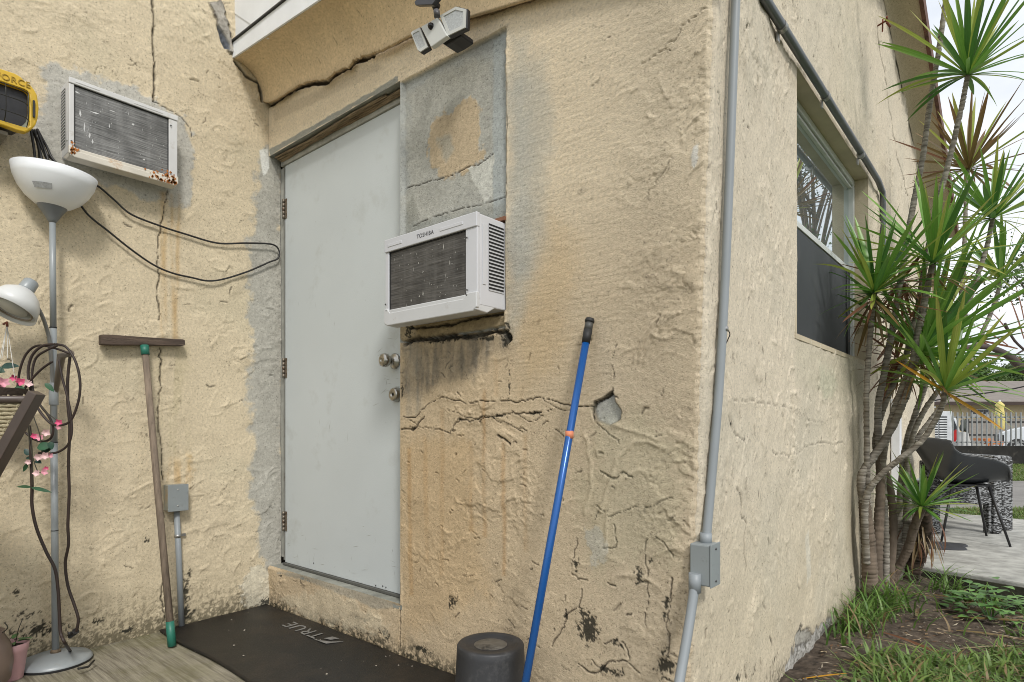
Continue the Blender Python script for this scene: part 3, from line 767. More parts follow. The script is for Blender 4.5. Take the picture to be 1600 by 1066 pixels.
# ---- door
door_m = mat("grey_door_paint", (.545, .585, .59), .5, var=.035, vscale=2.2, bump=.12, bscale=300, dirt=((.33, .33, .29), 4, .56, .95))
door = MB().box(((-2.881 - 1.915) / 2, 1.6225, (.219 + 2.24) / 2), (.966, .045, 2.021)).build("door", door_m, annex, bevel=.002)
frame_m = mat("aged_white_frame", (.36, .36, .32), .7, var=.2, vscale=20, dirt=((.2, .17, .12), 12, .58, .75))
fr = MB().box((-2.40, 1.612, 2.2615), (1.02, .04, .039)).box((-2.916, 1.620, 1.24), (.064, .03, 2.0)).box((-1.9045, 1.618, 1.24), (.018, .03, 2.0))
fr.box((-2.40, 1.600, 2.249), (.98, .012, .012))
fr.build("door_frame", frame_m, annex, bevel=.002)
MB().box((-2.889, 1.604, 1.23), (.008, .012, 2.0)).build("door_stop", mat("door_stop_grey", (.20, .20, .18), .6, dirt=((.1, .08, .06), 15, .55, .7)), annex)
MB().box((-2.4, 1.603, .2135), (.97, .03, .009)).build("threshold", mat("dark_threshold", (.10, .10, .09), .6), annex)
wood_split = mat("split_weathered_wood", (.27, .20, .12), .9, var=.5, vscale=6, stretch=(2, 30, 40), bump=.8, bscale=30, dirt=((.10, .07, .04), 5, .5, .62))
for k in range(4):
    ps = [Vector((x, 1.562 + .008 * k + .004 * math.sin(x * 9 + k), 2.2775 - .002 * k - .006 * abs(math.sin(x * 3.1 + k * .4)))) for x in np.linspace(-2.90, -1.91 - .1 * (k == 0), 26)]
    MB().tube(ps, [.0045 + .003 * random.random() for _ in ps], 6).build("wood_splinter", wood_split, annex)
brass = mat("rusty_hinge", (.22, .19, .15), .5, metal=.6, var=.4, vscale=40, dirt=((.12, .06, .03), 30, .5, .6))
for (a, b) in ((441.5, 327), (443.5, 575), (445.5, 815)):
    p = onY(a, b, 1.592); h = .10
    hg = MB()
    for q_ in range(5): hg.tube([(-2.8855, 1.593, p.z - h / 2 + h * q_ / 5 + .001), (-2.8855, 1.593, p.z - h / 2 + h * (q_ + 1) / 5 - .001)], .0065, 10)
    hg.box((-2.872, 1.5985, p.z), (.02, .002, h)); hg.build("hinge", brass, door)
# scuffs, hand grime and drips: faint marks that belong to the door itself
gr_ = mat("door_grime", (.36, .37, .35), .7, var=.2, vscale=30)
rd_ = random.Random(5)
sc_ = MB()
for k_ in range(70):
    if k_ < 26: x, z = rd_.gauss(-2.06, .06), rd_.gauss(1.12, .10)
    elif k_ < 52: x, z = rd_.uniform(-2.86, -1.98), .23 + abs(rd_.gauss(0, .12))
    else: x, z = rd_.uniform(-2.86, -1.98), rd_.uniform(.4, 2.2)
    L_, w_ = rd_.uniform(.004, .03), rd_.uniform(.0005, .0012); a_2 = rd_.uniform(-.5, .5) if k_ < 40 else rd_.uniform(1.2, 1.9)
    dx, dz = math.cos(a_2) * L_, math.sin(a_2) * L_
    sc_.add([(x - dx, 1.5994, z - dz), (x + w_, 1.5994, z - w_), (x + dx, 1.5994, z + dz), (x - w_, 1.5994, z + w_)], [(0, 1, 2, 3)])
sc_.build("scuff_mark", gr_, door, kind='stuff')
steel = mat("brushed_steel", (.42, .40, .36), .28, metal=1.0, var=.15, vscale=30)
Mk = Matrix.Rotation(math.radians(90), 4, 'X')          # local +z -> world -y
kn = MB().lathe([(.0, 0), (.033, 0), (.033, .006), (.026, .011), (.014, .014), (.012, .030), (.020, .036), (.027, .046), (.0285, .056), (.026, .066), (.018, .071), (.008, .072), (.007, .069), (.0, .069)], (-1.998, 1.60, 1.182), Mk, 28)
kn.build("door_knob", steel, door)
db = MB().lathe([(0, 0), (.031, 0), (.031, .006), (.027, .022), (.024, .026), (.010, .027), (.009, .024), (0, .024)], (-1.985, 1.60, 1.043), Mk, 28)
db.build("deadbolt", steel, door)
MB().box((-1.985, 1.5745, 1.043), (.003, .004, .010)).build("keyhole", mat("black_hole", (.01, .01, .01), .6), door)
for (a, b) in ((490, 880), (598, 916), (603, 918), (587, 915)):
    p = onY(a, b, 1.5985); MB().lathe([(0, 0), (.0035, 0), (.002, .0015), (0, .0015)], p, Mk, 8).build("door_dent", mat("black_speck", (.03, .03, .03), .8), door)

# ---- window
wx = XC - .085
win = MB(); y0, y1, z0, z1 = WN; fwid = .032
alu = mat("white_window_frame", (.58, .60, .58), .5, var=.08, dirt=((.3, .28, .22), 14, .6, .8))
for (yy, zz, sy, sz) in (((y0 + y1) / 2, z1 - fwid / 2, y1 - y0, fwid), ((y0 + y1) / 2, z0 + fwid / 2, y1 - y0, fwid), (y0 + fwid / 2, (z0 + z1) / 2, fwid, z1 - z0 - 2 * fwid), (y1 - fwid / 2, (z0 + z1) / 2, fwid, z1 - z0 - 2 * fwid)):
    win.box((wx, yy, zz), (.045, sy, sz))
wf = win.build("window", alu, annex, bevel=.003)
mid = .91 + .29 * 1.0
p = onX(1244, 352, wx); mid = p.z
MB().box((wx - .004, (y0 + y1) / 2, mid), (.03, y1 - y0 - 2 * fwid, .026)).box((wx + .006, (y0 + y1) / 2, z1 - fwid - .012), (.016, y1 - y0 - 2 * fwid, .012)).build("meeting_rail", alu, wf, bevel=.002)
gm = bpy.data.materials.new("window_glass"); gm.use_nodes = True
n = gm.node_tree; n.nodes.clear(); oo = n.nodes.new("ShaderNodeOutputMaterial"); mxs = n.nodes.new("ShaderNodeMixShader"); fz = n.nodes.new("ShaderNodeFresnel"); fz.inputs[0].default_value = 4.0
gl = n.nodes.new("ShaderNodeBsdfGlossy"); gl.inputs['Roughness'].default_value = .01; gl.inputs['Color'].default_value = (.92, .97, .97, 1)
di = n.nodes.new("ShaderNodeBsdfDiffuse"); di.inputs['Color'].default_value = (.17, .20, .20, 1)
fa_ = n.nodes.new('ShaderNodeMath'); fa_.operation = 'MAXIMUM'; fa_.inputs[1].default_value = .74; n.links.new(fz.outputs[0], fa_.inputs[0]); n.links.new(fa_.outputs[0], mxs.inputs[0]); n.links.new(di.outputs[0], mxs.inputs[1]); n.links.new(gl.outputs[0], mxs.inputs[2]); n.links.new(mxs.outputs[0], oo.inputs[0])
MB().box((wx - .004, (y0 + y1) / 2, (mid + z1) / 2), (.005, y1 - y0 - 2 * fwid + .004, z1 - mid - fwid)).build("glass_pane", gm, wf)
MB().box((wx + .004, (y0 + y1) / 2, (mid + z0) / 2), (.004, y1 - y0 - 2 * fwid + .004, mid - z0 - fwid)).build("screen_panel", mat("dark_insect_screen", (.045, .05, .055), .65, var=.25, vscale=4, stretch=(1, 1, .3), dirt=((.10, .10, .10), 5, .55, .9)), wf)
MB().tube([(wx + .012, y1 - fwid - .10, z0 + .03), (wx + .012, y1 - fwid - .10, mid - .02)], .004, 6).build("screen_bar", mat("dark_bar", (.03, .03, .035), .5), wf)

# ================================================================== GROUND
def ground_z(x, y):
    x = np.asarray(x, float); y = np.asarray(y, float)
    z = .02 * perlin(x * 1.3, y * 1.3, 5) + .010 * fbm(x, y, 6, 3, 6) + .02
    z = z + .07 * np.exp(-(((x + .50) / .35) ** 2 + ((y - 3.75) / .5) ** 2))
    z = z - .05 * sstep(2.2, 1.2, y) - .045 * sstep(3.3, 3.75, y + .2 * x) * sstep(-.45, -.1, x)
    z = np.where(y > 6.5, .05 + 0 * z, z)
    return z
gx = np.concatenate([np.arange(-.75, 1.6, .012), np.arange(1.62, 3.6, .04)]); gy = np.concatenate([np.arange(-.5, 1.5, .04), np.arange(1.52, 4.2, .012)])
GX, GY = np.meshgrid(gx, gy, indexing='ij')
GZ = ground_z(GX, GY) + .010 * fbm(GX, GY, 34, 4, 12, .75) + .012 * fbm(GX, GY, 12, 3, 15)
n1 = fbm(GX, GY, 9, 5, 21, .65); n2 = fbm(GX, GY, 60, 3, 22, .7)
col = np.array((.085, .066, .050)) * (1 + .9 * n1 + 1.3 * n2)[..., None]
g = sstep(.05, .5, fbm(GX, GY, 3, 3, 24) + .3 * n1)[..., None] * .4; col = col * (1 - g) + np.array((.15, .125, .10)) * g
nu, nv = GX.shape; i, j = np.meshgrid(np.arange(nu - 1), np.arange(nv - 1), indexing='ij'); a_ = i * nv + j
q = np.stack([a_, a_ + nv, a_ + nv + 1, a_ + 1], -1).reshape(-1, 4)
soil_m = attr_mat("soil", .95, bumps=((150, .8, .004), (40, .6, .01)))
grid_obj("soil", np.stack([GX, GY, GZ], -1).reshape(-1, 3), q, np.clip(col.reshape(-1, 3), .01, 1), soil_m, kind='structure')
big = MB().box((0, 60, -.11), (400, 400, .1)); big.build("ground", mat("far_ground", (.10, .11, .05), .95, var=.3, vscale=.6), kind='structure')

# broomed concrete floor under the left walls
conc = bpy.data.materials.new("broomed_concrete"); conc.use_nodes = True
n = conc.node_tree; b = n.nodes["Principled BSDF"]; b.inputs['Roughness'].default_value = .85
tcn = n.nodes.new("ShaderNodeTexCoord"); mpn = n.nodes.new("ShaderNodeMapping"); mpn.inputs['Scale'].default_value = (3, 60, 10); mpn.inputs['Rotation'].default_value = (0, 0, math.radians(-6))
n.links.new(tcn.outputs['Object'], mpn.inputs[0])
def nnoise(sc_, src, det=7, ro=.6):
    q_ = n.nodes.new("ShaderNodeTexNoise"); q_.inputs['Scale'].default_value = sc_; q_.inputs['Detail'].default_value = det; q_.inputs['Roughness'].default_value = ro; n.links.new(src, q_.inputs['Vector']); return q_.outputs['Fac']
def nramp(src, p0, c0, p1, c1):
    r_ = n.nodes.new("ShaderNodeValToRGB"); r_.color_ramp.elements[0].position = p0; r_.color_ramp.elements[1].position = p1; r_.color_ramp.elements[0].color = tuple(c0) + (1,); r_.color_ramp.elements[1].color = tuple(c1) + (1,); n.links.new(src, r_.inputs[0]); return r_.outputs[0]
def nmix(fac, a, b_):
    m_ = n.nodes.new("ShaderNodeMix"); m_.data_type = 'RGBA'; n.links.new(fac, m_.inputs[0])
    n.links.new(a, m_.inputs[6])
    if isinstance(b_, tuple): m_.inputs[7].default_value = b_ + (1,)
    else: n.links.new(b_, m_.inputs[7])
    return m_.outputs[2]
st = nramp(nnoise(1.2, mpn.outputs[0], 9, .75), .34, (.10, .085, .06), .64, (.34, .31, .235))
fi = nramp(nnoise(2.6, tcn.outputs['Object'], 9, .7), .46, (0, 0, 0), .7, (.8, .8, .8))
c1 = nmix(fi, st, (.12, .115, .035))
gr = nramp(nnoise(5, tcn.outputs['Object'], 9, .75), .58, (0, 0, 0), .68, (.8, .8, .8))
c2 = nmix(gr, c1, (.05, .042, .03))
n.links.new(c2, b.inputs['Base Color'])
bp = n.nodes.new("ShaderNodeBump"); bp.inputs['Strength'].default_value = .6; bp.inputs['Distance'].default_value = .003; n.links.new(nnoise(1.5, mpn.outputs[0], 9, .7), bp.inputs['Height']); n.links.new(bp.outputs[0], b.inputs['Normal'])
MB().box(((XA - .62) / 2, -.5, -.06), (-.62 - XA + .1, 4.1, .12)).build("concrete_floor", conc, kind='structure')

# patio slab
patio_m = mat("patio_concrete", (.37, .37, .345), .9, var=.30, vscale=12, bump=.6, bscale=120, dirt=((.16, .155, .14), 2.2, .52, .75))
sl = MB(); A0 = Vector((-.66, 4.13)); 
poly = [(-.659, 4.13, .13), (.10, 3.94, .13), (3.6, 3.2, .13), (3.6, 6.0, .13), (-.35, 6.75, .13), (-.659, 6.75, .13)]
sl.prism([(x, y, -.03) for x, y, z in poly], (0, 0, .158)); sl.build("patio_slab", patio_m, kind='structure', bevel=.008)
MB().prism([(-.658, 4.118, -.04), (.10, 3.928, -.04), (3.6, 3.188, -.04), (3.6, 3.2, -.04), (.10, 3.94, -.04), (-.658, 4.13, -.04)], (0, 0, .145)).build("slab_edge", mat("mossy_black_concrete", (.035, .035, .022), .95, var=.5, vscale=14, bump=1, bscale=60, dirt=((.12, .11, .07), 9, .6, .75)), kind='structure')
# driveway and road seen past the patio
drive_m = mat("worn_gravel_asphalt", (.21, .20, .185), .95, var=.3, vscale=1.5, bump=.6, bscale=60, dirt=((.11, .10, .09), .8, .5, .8))
def yawbox(name, px0, px1, d0, d1, z0, z1, m, parent=None, bevel=0, build=True, **kw):
    b_ = MB(); P = [FR(px0 if False else 800 + (px0 - 800), d0, z0)]
    p = [FW * d + RT * r for d, r in ((d0, (px0 - 800) / FPX * d0), (d0, (px1 - 800) / FPX * d0), (d1, (px1 - 800) / FPX * d0), (d1, (px0 - 800) / FPX * d0))]
    b_.prism([(v.x, v.y, z0) for v in p], (0, 0, z1 - z0))
    return b_.build(name, m, parent, bevel=bevel, **kw) if build else b_
def rdbox(r0, r1, d0, d1, z0, z1, mb):
    p = [FW * d + RT * r for d, r in ((d0, r0), (d0, r1), (d1, r1), (d1, r0))]
    return mb.prism([(v.x, v.y, z0) for v in p], (0, 0, z1 - z0))
def flat(name, pts, z, m):
    P = [FW * d + RT * r for d, r in pts]
    MB().add([(v.x, v.y, z) for v in P], [tuple(range(len(P)))]).build(name, m, kind='structure')
flat("lawn", [(4.2, 2.5), (4.2, 14), (13.9, 20), (13.9, 4), (6.6, 3.2)], .045, mat("lawn_soil", (.075, .10, .03), .95, var=.4, vscale=5))
flat("driveway", [(6.15, 3.0), (5.2, 9), (8.0, 14), (9.6, 14), (9.6, 4.0)], .052, drive_m)
flat("neighbour_yard", [(14.1, -5), (14.1, 30), (46, 60), (46, -10)], -.02, mat("yard_ground", (.25, .24, .21), .95, var=.2, vscale=1))

# grass: real blades
def blades(name, pts, zf, hgt, wid, colr, droop=.6, seed=1, segs=3):
    rng = np.random.RandomState(seed); N = len(pts)
    th = rng.rand(N) * 2 * np.pi; L = hgt * (.5 + rng.rand(N)); lean_ = .25 + droop * rng.rand(N); W = wid * (.6 + .8 * rng.rand(N))
    d = np.stack([np.cos(th), np.sin(th), 0 * th], -1); s_ = np.stack([-np.sin(th), np.cos(th), 0 * th], -1)
    base = np.stack([pts[:, 0], pts[:, 1], zf(pts[:, 0], pts[:, 1]) - .004], -1)
    V = []
    for k in range(segs + 1):
        t = k / segs; out = L * lean_ * t * t * 1.1 + L * .15 * t; up = L * (t - .45 * lean_ * t * t)
        w_ = W * (1 - t) ** .7 * (.7 + .6 * t) if k < segs else 0 * W
        c = base + d * out[:, None] + np.array([0, 0, 1]) * up[:, None]
        V.append(c - s_ * w_[:, None] / 2); V.append(c + s_ * w_[:, None] / 2)
    V = np.stack(V, 1); nvb = 2 * (segs + 1)
    q = np.array([[2 * k, 2 * k + 1, 2 * k + 3, 2 * k + 2] for k in range(segs)])
    Q = (q[None] + (np.arange(N) * nvb)[:, None, None]).reshape(-1, 4)
    c0 = np.array(colr[0])[None] * (1 - rng.rand(N, 1)) ; mixf = rng.rand(N, 1); cc = np.array(colr[0]) * (1 - mixf) + np.array(colr[1]) * mixf
    dead = rng.rand(N, 1) < .10; cc = np.where(dead, np.array((.28, .20, .10)), cc)
    cc = cc[:, None, :] * np.linspace(.75, 1.1, nvb)[None, :, None]
    return grid_obj(name, V.reshape(-1, 3), Q, cc.reshape(-1, 3), leaf_attr, kind='stuff')
leaf_attr = bpy.data.materials.new("leaf_blades"); leaf_attr.use_nodes = True
n = leaf_attr.node_tree; b = n.nodes["Principled BSDF"]; b.inputs['Roughness'].default_value = .45; b.inputs['Specular IOR Level'].default_value = .4
at_ = n.nodes.new("ShaderNodeAttribute"); at_.attribute_name = "Col"; n.links.new(at_.outputs['Color'], b.inputs['Base Color'])
tr = n.nodes.new("ShaderNodeBsdfTranslucent"); n.links.new(at_.outputs['Color'], tr.inputs['Color']); mxn = n.nodes.new("ShaderNodeMixShader"); mxn.inputs[0].default_value = .3
n.links.new(b.outputs[0], mxn.inputs[1]); n.links.new(tr.outputs[0], mxn.inputs[2]); n.links.new(mxn.outputs[0], n.nodes["Material Output"].inputs[0])
rng = np.random.RandomState(4)
pts = np.stack([rng.uniform(-.62, 1.9, 60000), rng.uniform(1.6, 4.05, 60000)], -1)
dens = fbm(pts[:, 0], pts[:, 1], 2.2, 3, 31) + .5 * fbm(pts[:, 0], pts[:, 1], 9, 2, 33)
# thick grass to the lower right, bare soil beside the wall and in front of the slab
bx = pts[:, 0]; by = pts[:, 1]
want = sstep(-.08, .12, (2.56 + 1.25 * (bx + .46) - by) + .75 * dens) * sstep(-.52, -.34, bx + .12 * dens) * (1 - sstep(3.35, 3.6, by))
keep = rng.rand(len(pts)) < want * .50
grn = ((.09, .17, .035), (.22, .32, .08))
blades("grass", pts[keep], ground_z, .070, .0115, grn, 1.0, 2)
tuft = np.concatenate([rng.normal(c, s_, (n_, 2)) for c, s_, n_ in (((-.56, 3.05), (.05, .16), 170), ((-.50, 3.35), (.07, .10), 120), ((-.26, 3.80), (.10, .05), 90), ((.25, 3.6), (.25, .05), 30), ((-.1, 3.4), (.3, .2), 40), ((.6, 3.5), (.3, .06), 30))])
tuft = tuft[(tuft[:, 0] > -.64) & (tuft[:, 1] < 3.95)]
blades("weeds", tuft, ground_z, .13, .011, ((.08, .17, .03), (.20, .33, .08)), .8, 3, 4)
rng2 = np.random.RandomState(9)
dd = np.concatenate([rng2.uniform(5.2, 6.3, 16000), rng2.uniform(9.6, 13.8, 26000)]); rr_ = dd * rng2.uniform(.6, 1.0, len(dd))
P2 = np.stack([-math.sin(YAW) * dd + math.cos(YAW) * rr_, math.cos(YAW) * dd + math.sin(YAW) * rr_], -1)
ok = ~((P2[:, 0] > -.7) & (P2[:, 1] < 6.78 - .19 * (P2[:, 0] + .35)) & (P2[:, 1] > 3)) & (P2[:, 0] > -.6)
blades("lawn_grass", P2[ok], lambda x, y: 0 * x + .045, .05, .012, ((.10, .17, .03), (.19, .27, .06)), .8, 5, 2)

# gravel crumbs in the soil
crumb = MB()
for k in range(900):
    x, y = random.uniform(-.6, .9), random.uniform(1.9, 3.9); r = random.uniform(.002, .006)
    z = float(ground_z(x, y)) + .002
    crumb.add([(x - r, y - r, z), (x + r, y - r * .8, z), (x + r * .8, y + r, z), (x - r, y + r, z), (x, y, z + r)], [(0, 1, 4), (1, 2, 4), (2, 3, 4), (3, 0, 4)])
crumb.build("gravel", mat("crumbs", (.17, .145, .115), .9, var=.5, vscale=20), kind='stuff')

# leaf litter too small to pick apart
rgl = np.random.RandomState(12); NL = 2600
lx_, ly_ = rgl.uniform(-.62, 1.3, NL), rgl.uniform(2.2, 3.95, NL); ok_ = fbm(lx_, ly_, 3, 3, 44) + .4 > rgl.rand(NL) * .9; lx_, ly_ = lx_[ok_], ly_[ok_]; NL = len(lx_)
th_ = rgl.normal(.5, .9, NL); Ll = rgl.uniform(.008, .045, NL); Wl = rgl.uniform(.0015, .006, NL); lz_ = ground_z(lx_, ly_) + rgl.uniform(.004, .016, NL)
dx_, dy_ = np.cos(th_), np.sin(th_); tz_ = rgl.normal(0, .004, NL)
Vl = np.stack([np.stack([lx_, ly_, lz_], -1), np.stack([lx_ + dx_ * Ll * .5 - dy_ * Wl, ly_ + dy_ * Ll * .5 + dx_ * Wl, lz_ + .002], -1), np.stack([lx_ + dx_ * Ll, ly_ + dy_ * Ll, lz_ + tz_], -1), np.stack([lx_ + dx_ * Ll * .5 + dy_ * Wl, ly_ + dy_ * Ll * .5 - dx_ * Wl, lz_ + .001], -1)], 1).reshape(-1, 3)
pal = np.array([(.24, .16, .09), (.14, .08, .045), (.33, .26, .17), (.09, .06, .04), (.38, .33, .25)])[rgl.randint(0, 5, NL)]
grid_obj("leaf_litter", Vl, np.arange(NL * 4).reshape(-1, 4), np.repeat(pal, 4, 0), soil_m, smooth=False, kind='stuff')

# ================================================================== THINGS ON THE WALLS
AXW = {'B': (Vector((1, 0, 0)), Vector((0, -1, 0))), 'A': (Vector((0, 1, 0)), Vector((1, 0, 0)))}
def coil_mat(name, base, fleck):
    m = bpy.data.materials.new(name); m.use_nodes = True
    global n; n = m.node_tree; b = n.nodes["Principled BSDF"]; b.inputs['Roughness'].default_value = .55; b.inputs['Metallic'].default_value = .3
    tcn = n.nodes.new("ShaderNodeTexCoord")
    def mapped(s): 
        q_ = n.nodes.new("ShaderNodeMapping"); q_.inputs['Scale'].default_value = s; n.links.new(tcn.outputs['Object'], q_.inputs[0]); return q_.outputs[0]
    a = nramp(nnoise(1, mapped((8, 8, 260)), 4), .35, tuple(c * .55 for c in base), .7, tuple(c * 1.9 for c in base))
    v = nramp(nnoise(1, mapped((30, 30, 1.5)), 4), .45, (0, 0, 0), .75, (.5, .5, .5))
    c = nmix(v, a, tuple(c * 2.0 for c in base))
    d_ = nramp(nnoise(3, mapped((3, 3, 3)), 6), .45, (0, 0, 0), .7, (.7, .7, .7))
    c = nmix(d_, c, tuple(c_ * .45 for c_ in base))
    n.links.new(c, b.inputs['Base Color'])
    bp = n.nodes.new("ShaderNodeBump"); bp.inputs['Strength'].default_value = .5; bp.inputs['Distance'].default_value = .002
    n.links.new(nnoise(1, mapped((4, 4, 300)), 3), bp.inputs['Height']); n.links.new(bp.outputs[0], b.inputs['Normal'])
    return m
black = mat("black_void", (.012, .012, .012), .8)
screw_m = mat("dark_screw", (.10, .10, .10), .4, metal=.7)
def window_ac(key, u0, u1, n0, n1, z0, z1, side, paint, coilm, panm, bars, label, txt=None, lm=None, flecks=()):
    """u along the wall to the right, n distance of the face from the world axis along the wall normal, z height"""
    U, N = AXW[key]; Z = Vector((0, 0, 1))
    W = lambda u, nn, z: U * u + N * nn + Z * z
    def bx(mb, ua, ub, na, nb, za, zb): return mb.prism([W(ua, na, za), W(ub, na, za), W(ub, na, zb), W(ua, na, zb)], N * (nb - na))
    t = thing("window_air_conditioner", W((u0 + u1) / 2, n0, z0), label, "air conditioner")
    L_, R_, T_, Bt = bars
    sh = MB(); bx(sh, u0, u1, n0, n1 - .012, z0 + .02, z1); sh.build("casing", paint, t, bevel=.004)
    fm_ = MB()
    bx(fm_, u0 - .002, u1 + .002, n1 - .012, n1 + .004, z1 - T_, z1 + .002)
    bx(fm_, u0 - .001, u0 + L_, n1 - .012, n1, z0 + Bt - .01, z1 - T_); bx(fm_, u1 - R_, u1 + .001, n1 - .012, n1, z0 + Bt - .01, z1 - T_)
    fo = fm_.build("front_frame", paint, t, bevel=.0025)
    pn = MB()
    # drain pan, its lower edge rolled back and its corners cut up round the screws
    P_ = [(u0 - .003, z0 + .012), (u0 + .015, z0), (u1 - .015, z0), (u1 + .003, z0 + .012), (u1 + .003, z0 + Bt + .012), (u1 - R_ * .8, z0 + Bt + .012), (u1 - R_ - .006, z0 + Bt - .004), (u0 + L_ + .012, z0 + Bt - .004), (u0 + L_ * .6 + .006, z0 + Bt + .012), (u0 - .003, z0 + Bt + .012)]
    pn.prism([W(a, n1 - .008, b_) for a, b_ in P_], N * .014)
    pn.build("drain_pan", panm, t, bevel=.003)
    p2 = MB(); s_ = 1 if side > 0 else -1; ue = u1 if side > 0 else u0
    pp = [(n1 + .004, z0 + .004), (n1 + .004, z0 + Bt + .008), (n0, z0 + Bt + .008), (n0, z0 + Bt - .008), (n1 - .09, z0 + .022), (n1 - .05, z0)]
    p2.prism([W(u0 + .001, a, b_) for a, b_ in pp], U * (u1 - u0 - .002)); p2.build("drain_pan", panm, t, bevel=.003)
    co = MB(); bx(co, u0 + L_ + .001, u1 - R_ - .001, n1 - .03, n1 - .006, z0 + Bt + .0, z1 - T_ - .001); coil = co.build("coil", coilm, t)
    MBd = MB()
    for (a, b_, c_, d_) in ((u0 + L_, u1 - R_, z1 - T_ - .004, z1 - T_ + .001), (u0 + L_ - .001, u0 + L_ + .003, z0 + Bt, z1 - T_), (u1 - R_ - .003, u1 - R_ + .001, z0 + Bt, z1 - T_)): bx(MBd, a, b_, n1 - .008, n1 - .003, c_, d_)
    MBd.build("grille_gap", black, t)
    # bent fins shining in the coil
    fl = MB(); rnd = random.Random(int(u0 * 100))
    for k in range(46):
        if k < len(flecks): a, b_, fa, fb = flecks[k]; a = u0 + L_ + a * (u1 - u0 - L_ - R_); b_ = z0 + Bt + b_ * (z1 - z0 - T_ - Bt)
        else: a, b_ = rnd.uniform(u0 + L_ + .01, u1 - R_ - .01), rnd.uniform(z0 + Bt + .01, z1 - T_ - .01); fa, fb = rnd.choice(((.0008, .004), (.0015, .002), (.0006, .007), (.003, .001)))
        c0 = W(a, n1 - .0055, b_); k2 = rnd.uniform(-.3, .3)
        fl.add([c0 + U * fa + Z * fb * k2, c0 + Z * fb + U * fa * k2, c0 - U * fa * .8 - Z * fb * .3, c0 - Z * fb * .9 + U * fa * .2], [(0, 1, 2, 3)])
    fl.build("bent_fin", mat("bright_fin", (.62, .62, .60), .4, metal=.3), t, kind='stuff')
    for (a, b_) in ((u0 + L_ * .55, z0 + Bt + .006), (u1 - R_ * .78, z0 + Bt + .005), (u1 - R_ * .78, z0 + Bt + .022), (u0 + .006, z0 + Bt + .03), (u1 - R_ * .8, z1 - T_ - .03)):
        sc_ = MB(); q_ = N.to_track_quat('Z', 'Y').to_matrix().to_4x4(); sc_.lathe([(0, .002), (.0028, .002), (.0034, 0)], W(a, n1 + .004, b_), q_, 10); sc_.build("screw", screw_m, t)
    # side grille
    ns0, ns1 = n0 + .005, n1 - .055
    if key == 'B': ns0 = YB * -1 + .004
    o_ = MB(); o_.prism([W(ue + s_ * .0008, ns0, z0 + Bt + .025), W(ue + s_ * .0008, ns1, z0 + Bt + .025), W(ue + s_ * .0008, ns1, z1 - .022), W(ue + s_ * .0008, ns0, z1 - .022)], U * s_ * .0008); o_.build("side_opening", black, t)
    nl = 19; zs = np.linspace(z0 + Bt + .025, z1 - .022, nl + 1)
    for k in range(nl):
        lv = MB(); a, b_ = zs[k], zs[k] + (zs[1] - zs[0]) * .30
        lv.prism([W(ue + s_ * .0016, ns0, a), W(ue + s_ * .0016, ns1, a), W(ue + s_ * .0030, ns1, b_), W(ue + s_ * .0030, ns0, b_)], Z * .0008)
        lv.prism([W(ue + s_ * .0012, ns0, a), W(ue + s_ * .0012, ns1, a), W(ue + s_ * .0012, ns1, b_ + .001), W(ue + s_ * .0012, ns0, b_ + .001)], U * s_ * .0012)
        lv.build("louver", paint, t)
    ep = MB(); ep.prism([W(ue, ns1 + .014, z0 + Bt + .04), W(ue, ns1 + .030, z0 + Bt + .04), W(ue, ns1 + .030, z1 - .03), W(ue, ns1 + .014, z1 - .03)], U * s_ * .002); ep.build("side_rib", paint, t, bevel=.001)
    # pressed grooves in the top bar
    for (a, b_) in ((u0 + .02, u0 + .10), (u1 - .17, u1 - .06)):
        gv = MB(); bx(gv, a, b_, n1 + .003, n1 + .0055, z1 - T_ * .62, z1 - T_ * .38); gv.build("pressed_rib", paint, t, bevel=.001)
    if txt:
        ca = W((u0 + u1) / 2 - .01, n1 + .0045, z1 - T_ * .5)
        M = Matrix.Translation(ca) @ Matrix((U, Z, N)).transposed().to_4x4()
        lettering(txt, .020, .0004, M, lm, t)
    return t
ac_white = mat("ac_white_enamel", (.58, .59, .62), .38, var=.04, vscale=6, dirt=((.38, .36, .33), 9, .62, .85))
ac_pan = mat("ac_white_pan", (.56, .57, .58), .4, var=.05, vscale=6, dirt=((.30, .27, .23), 14, .6, .8))
rust_pan = mat("rusted_pan", (.62, .58, .50), .6, var=.12, vscale=9, dirt=((.46, .24, .08), 9, .56, .70), bump=.3)
old_white = mat("weathered_white_enamel", (.60, .60, .59), .5, var=.06, vscale=8, dirt=((.36, .32, .25), 10, .58, .8))
window_ac('B', -1.815, -1.345, -1.66, -1.407, 1.283, 1.600, 1, ac_white, coil_mat("coil_dark", (.085, .082, .078), 0), ac_pan, (.020, .052, .045, .050),
          "newer white air conditioner jutting from the wall right of the door", "TOSHIBA", mat("dark_print", (.06, .06, .07), .5),
          flecks=((.72, .85, .0018, .012), (.80, .58, .0018, .010), (.40, .70, .002, .004), (.46, .20, .0025, .010), (.30, .13, .0022, .006), (.41, .17, .0028, .004), (.33, .62, .0009, .010), (.84, .22, .0015, .004), (.75, .40, .0009, .007), (.07, .86, .0012, .006)))
window_ac('A', .672, 1.062, -2.97, -2.820, 1.957, 2.262, -1, old_white, coil_mat("coil_grey", (.16, .16, .155), 1), rust_pan, (.016, .034, .020, .030),
          "old air conditioner with rusty lower edge, high on the left wall",
          flecks=((.06, .60, .004, .016), (.10, .40, .003, .02), (.15, .30, .004, .012), (.18, .22, .004, .010), (.20, .68, .020, .003), (.38, .80, .016, .002), (.60, .70, .006, .005), (.72, .18, .006, .004), (.35, .55, .002, .010), (.03, .90, .010, .003), (.55, .85, .001, .009), (.80, .75, .001, .01)))
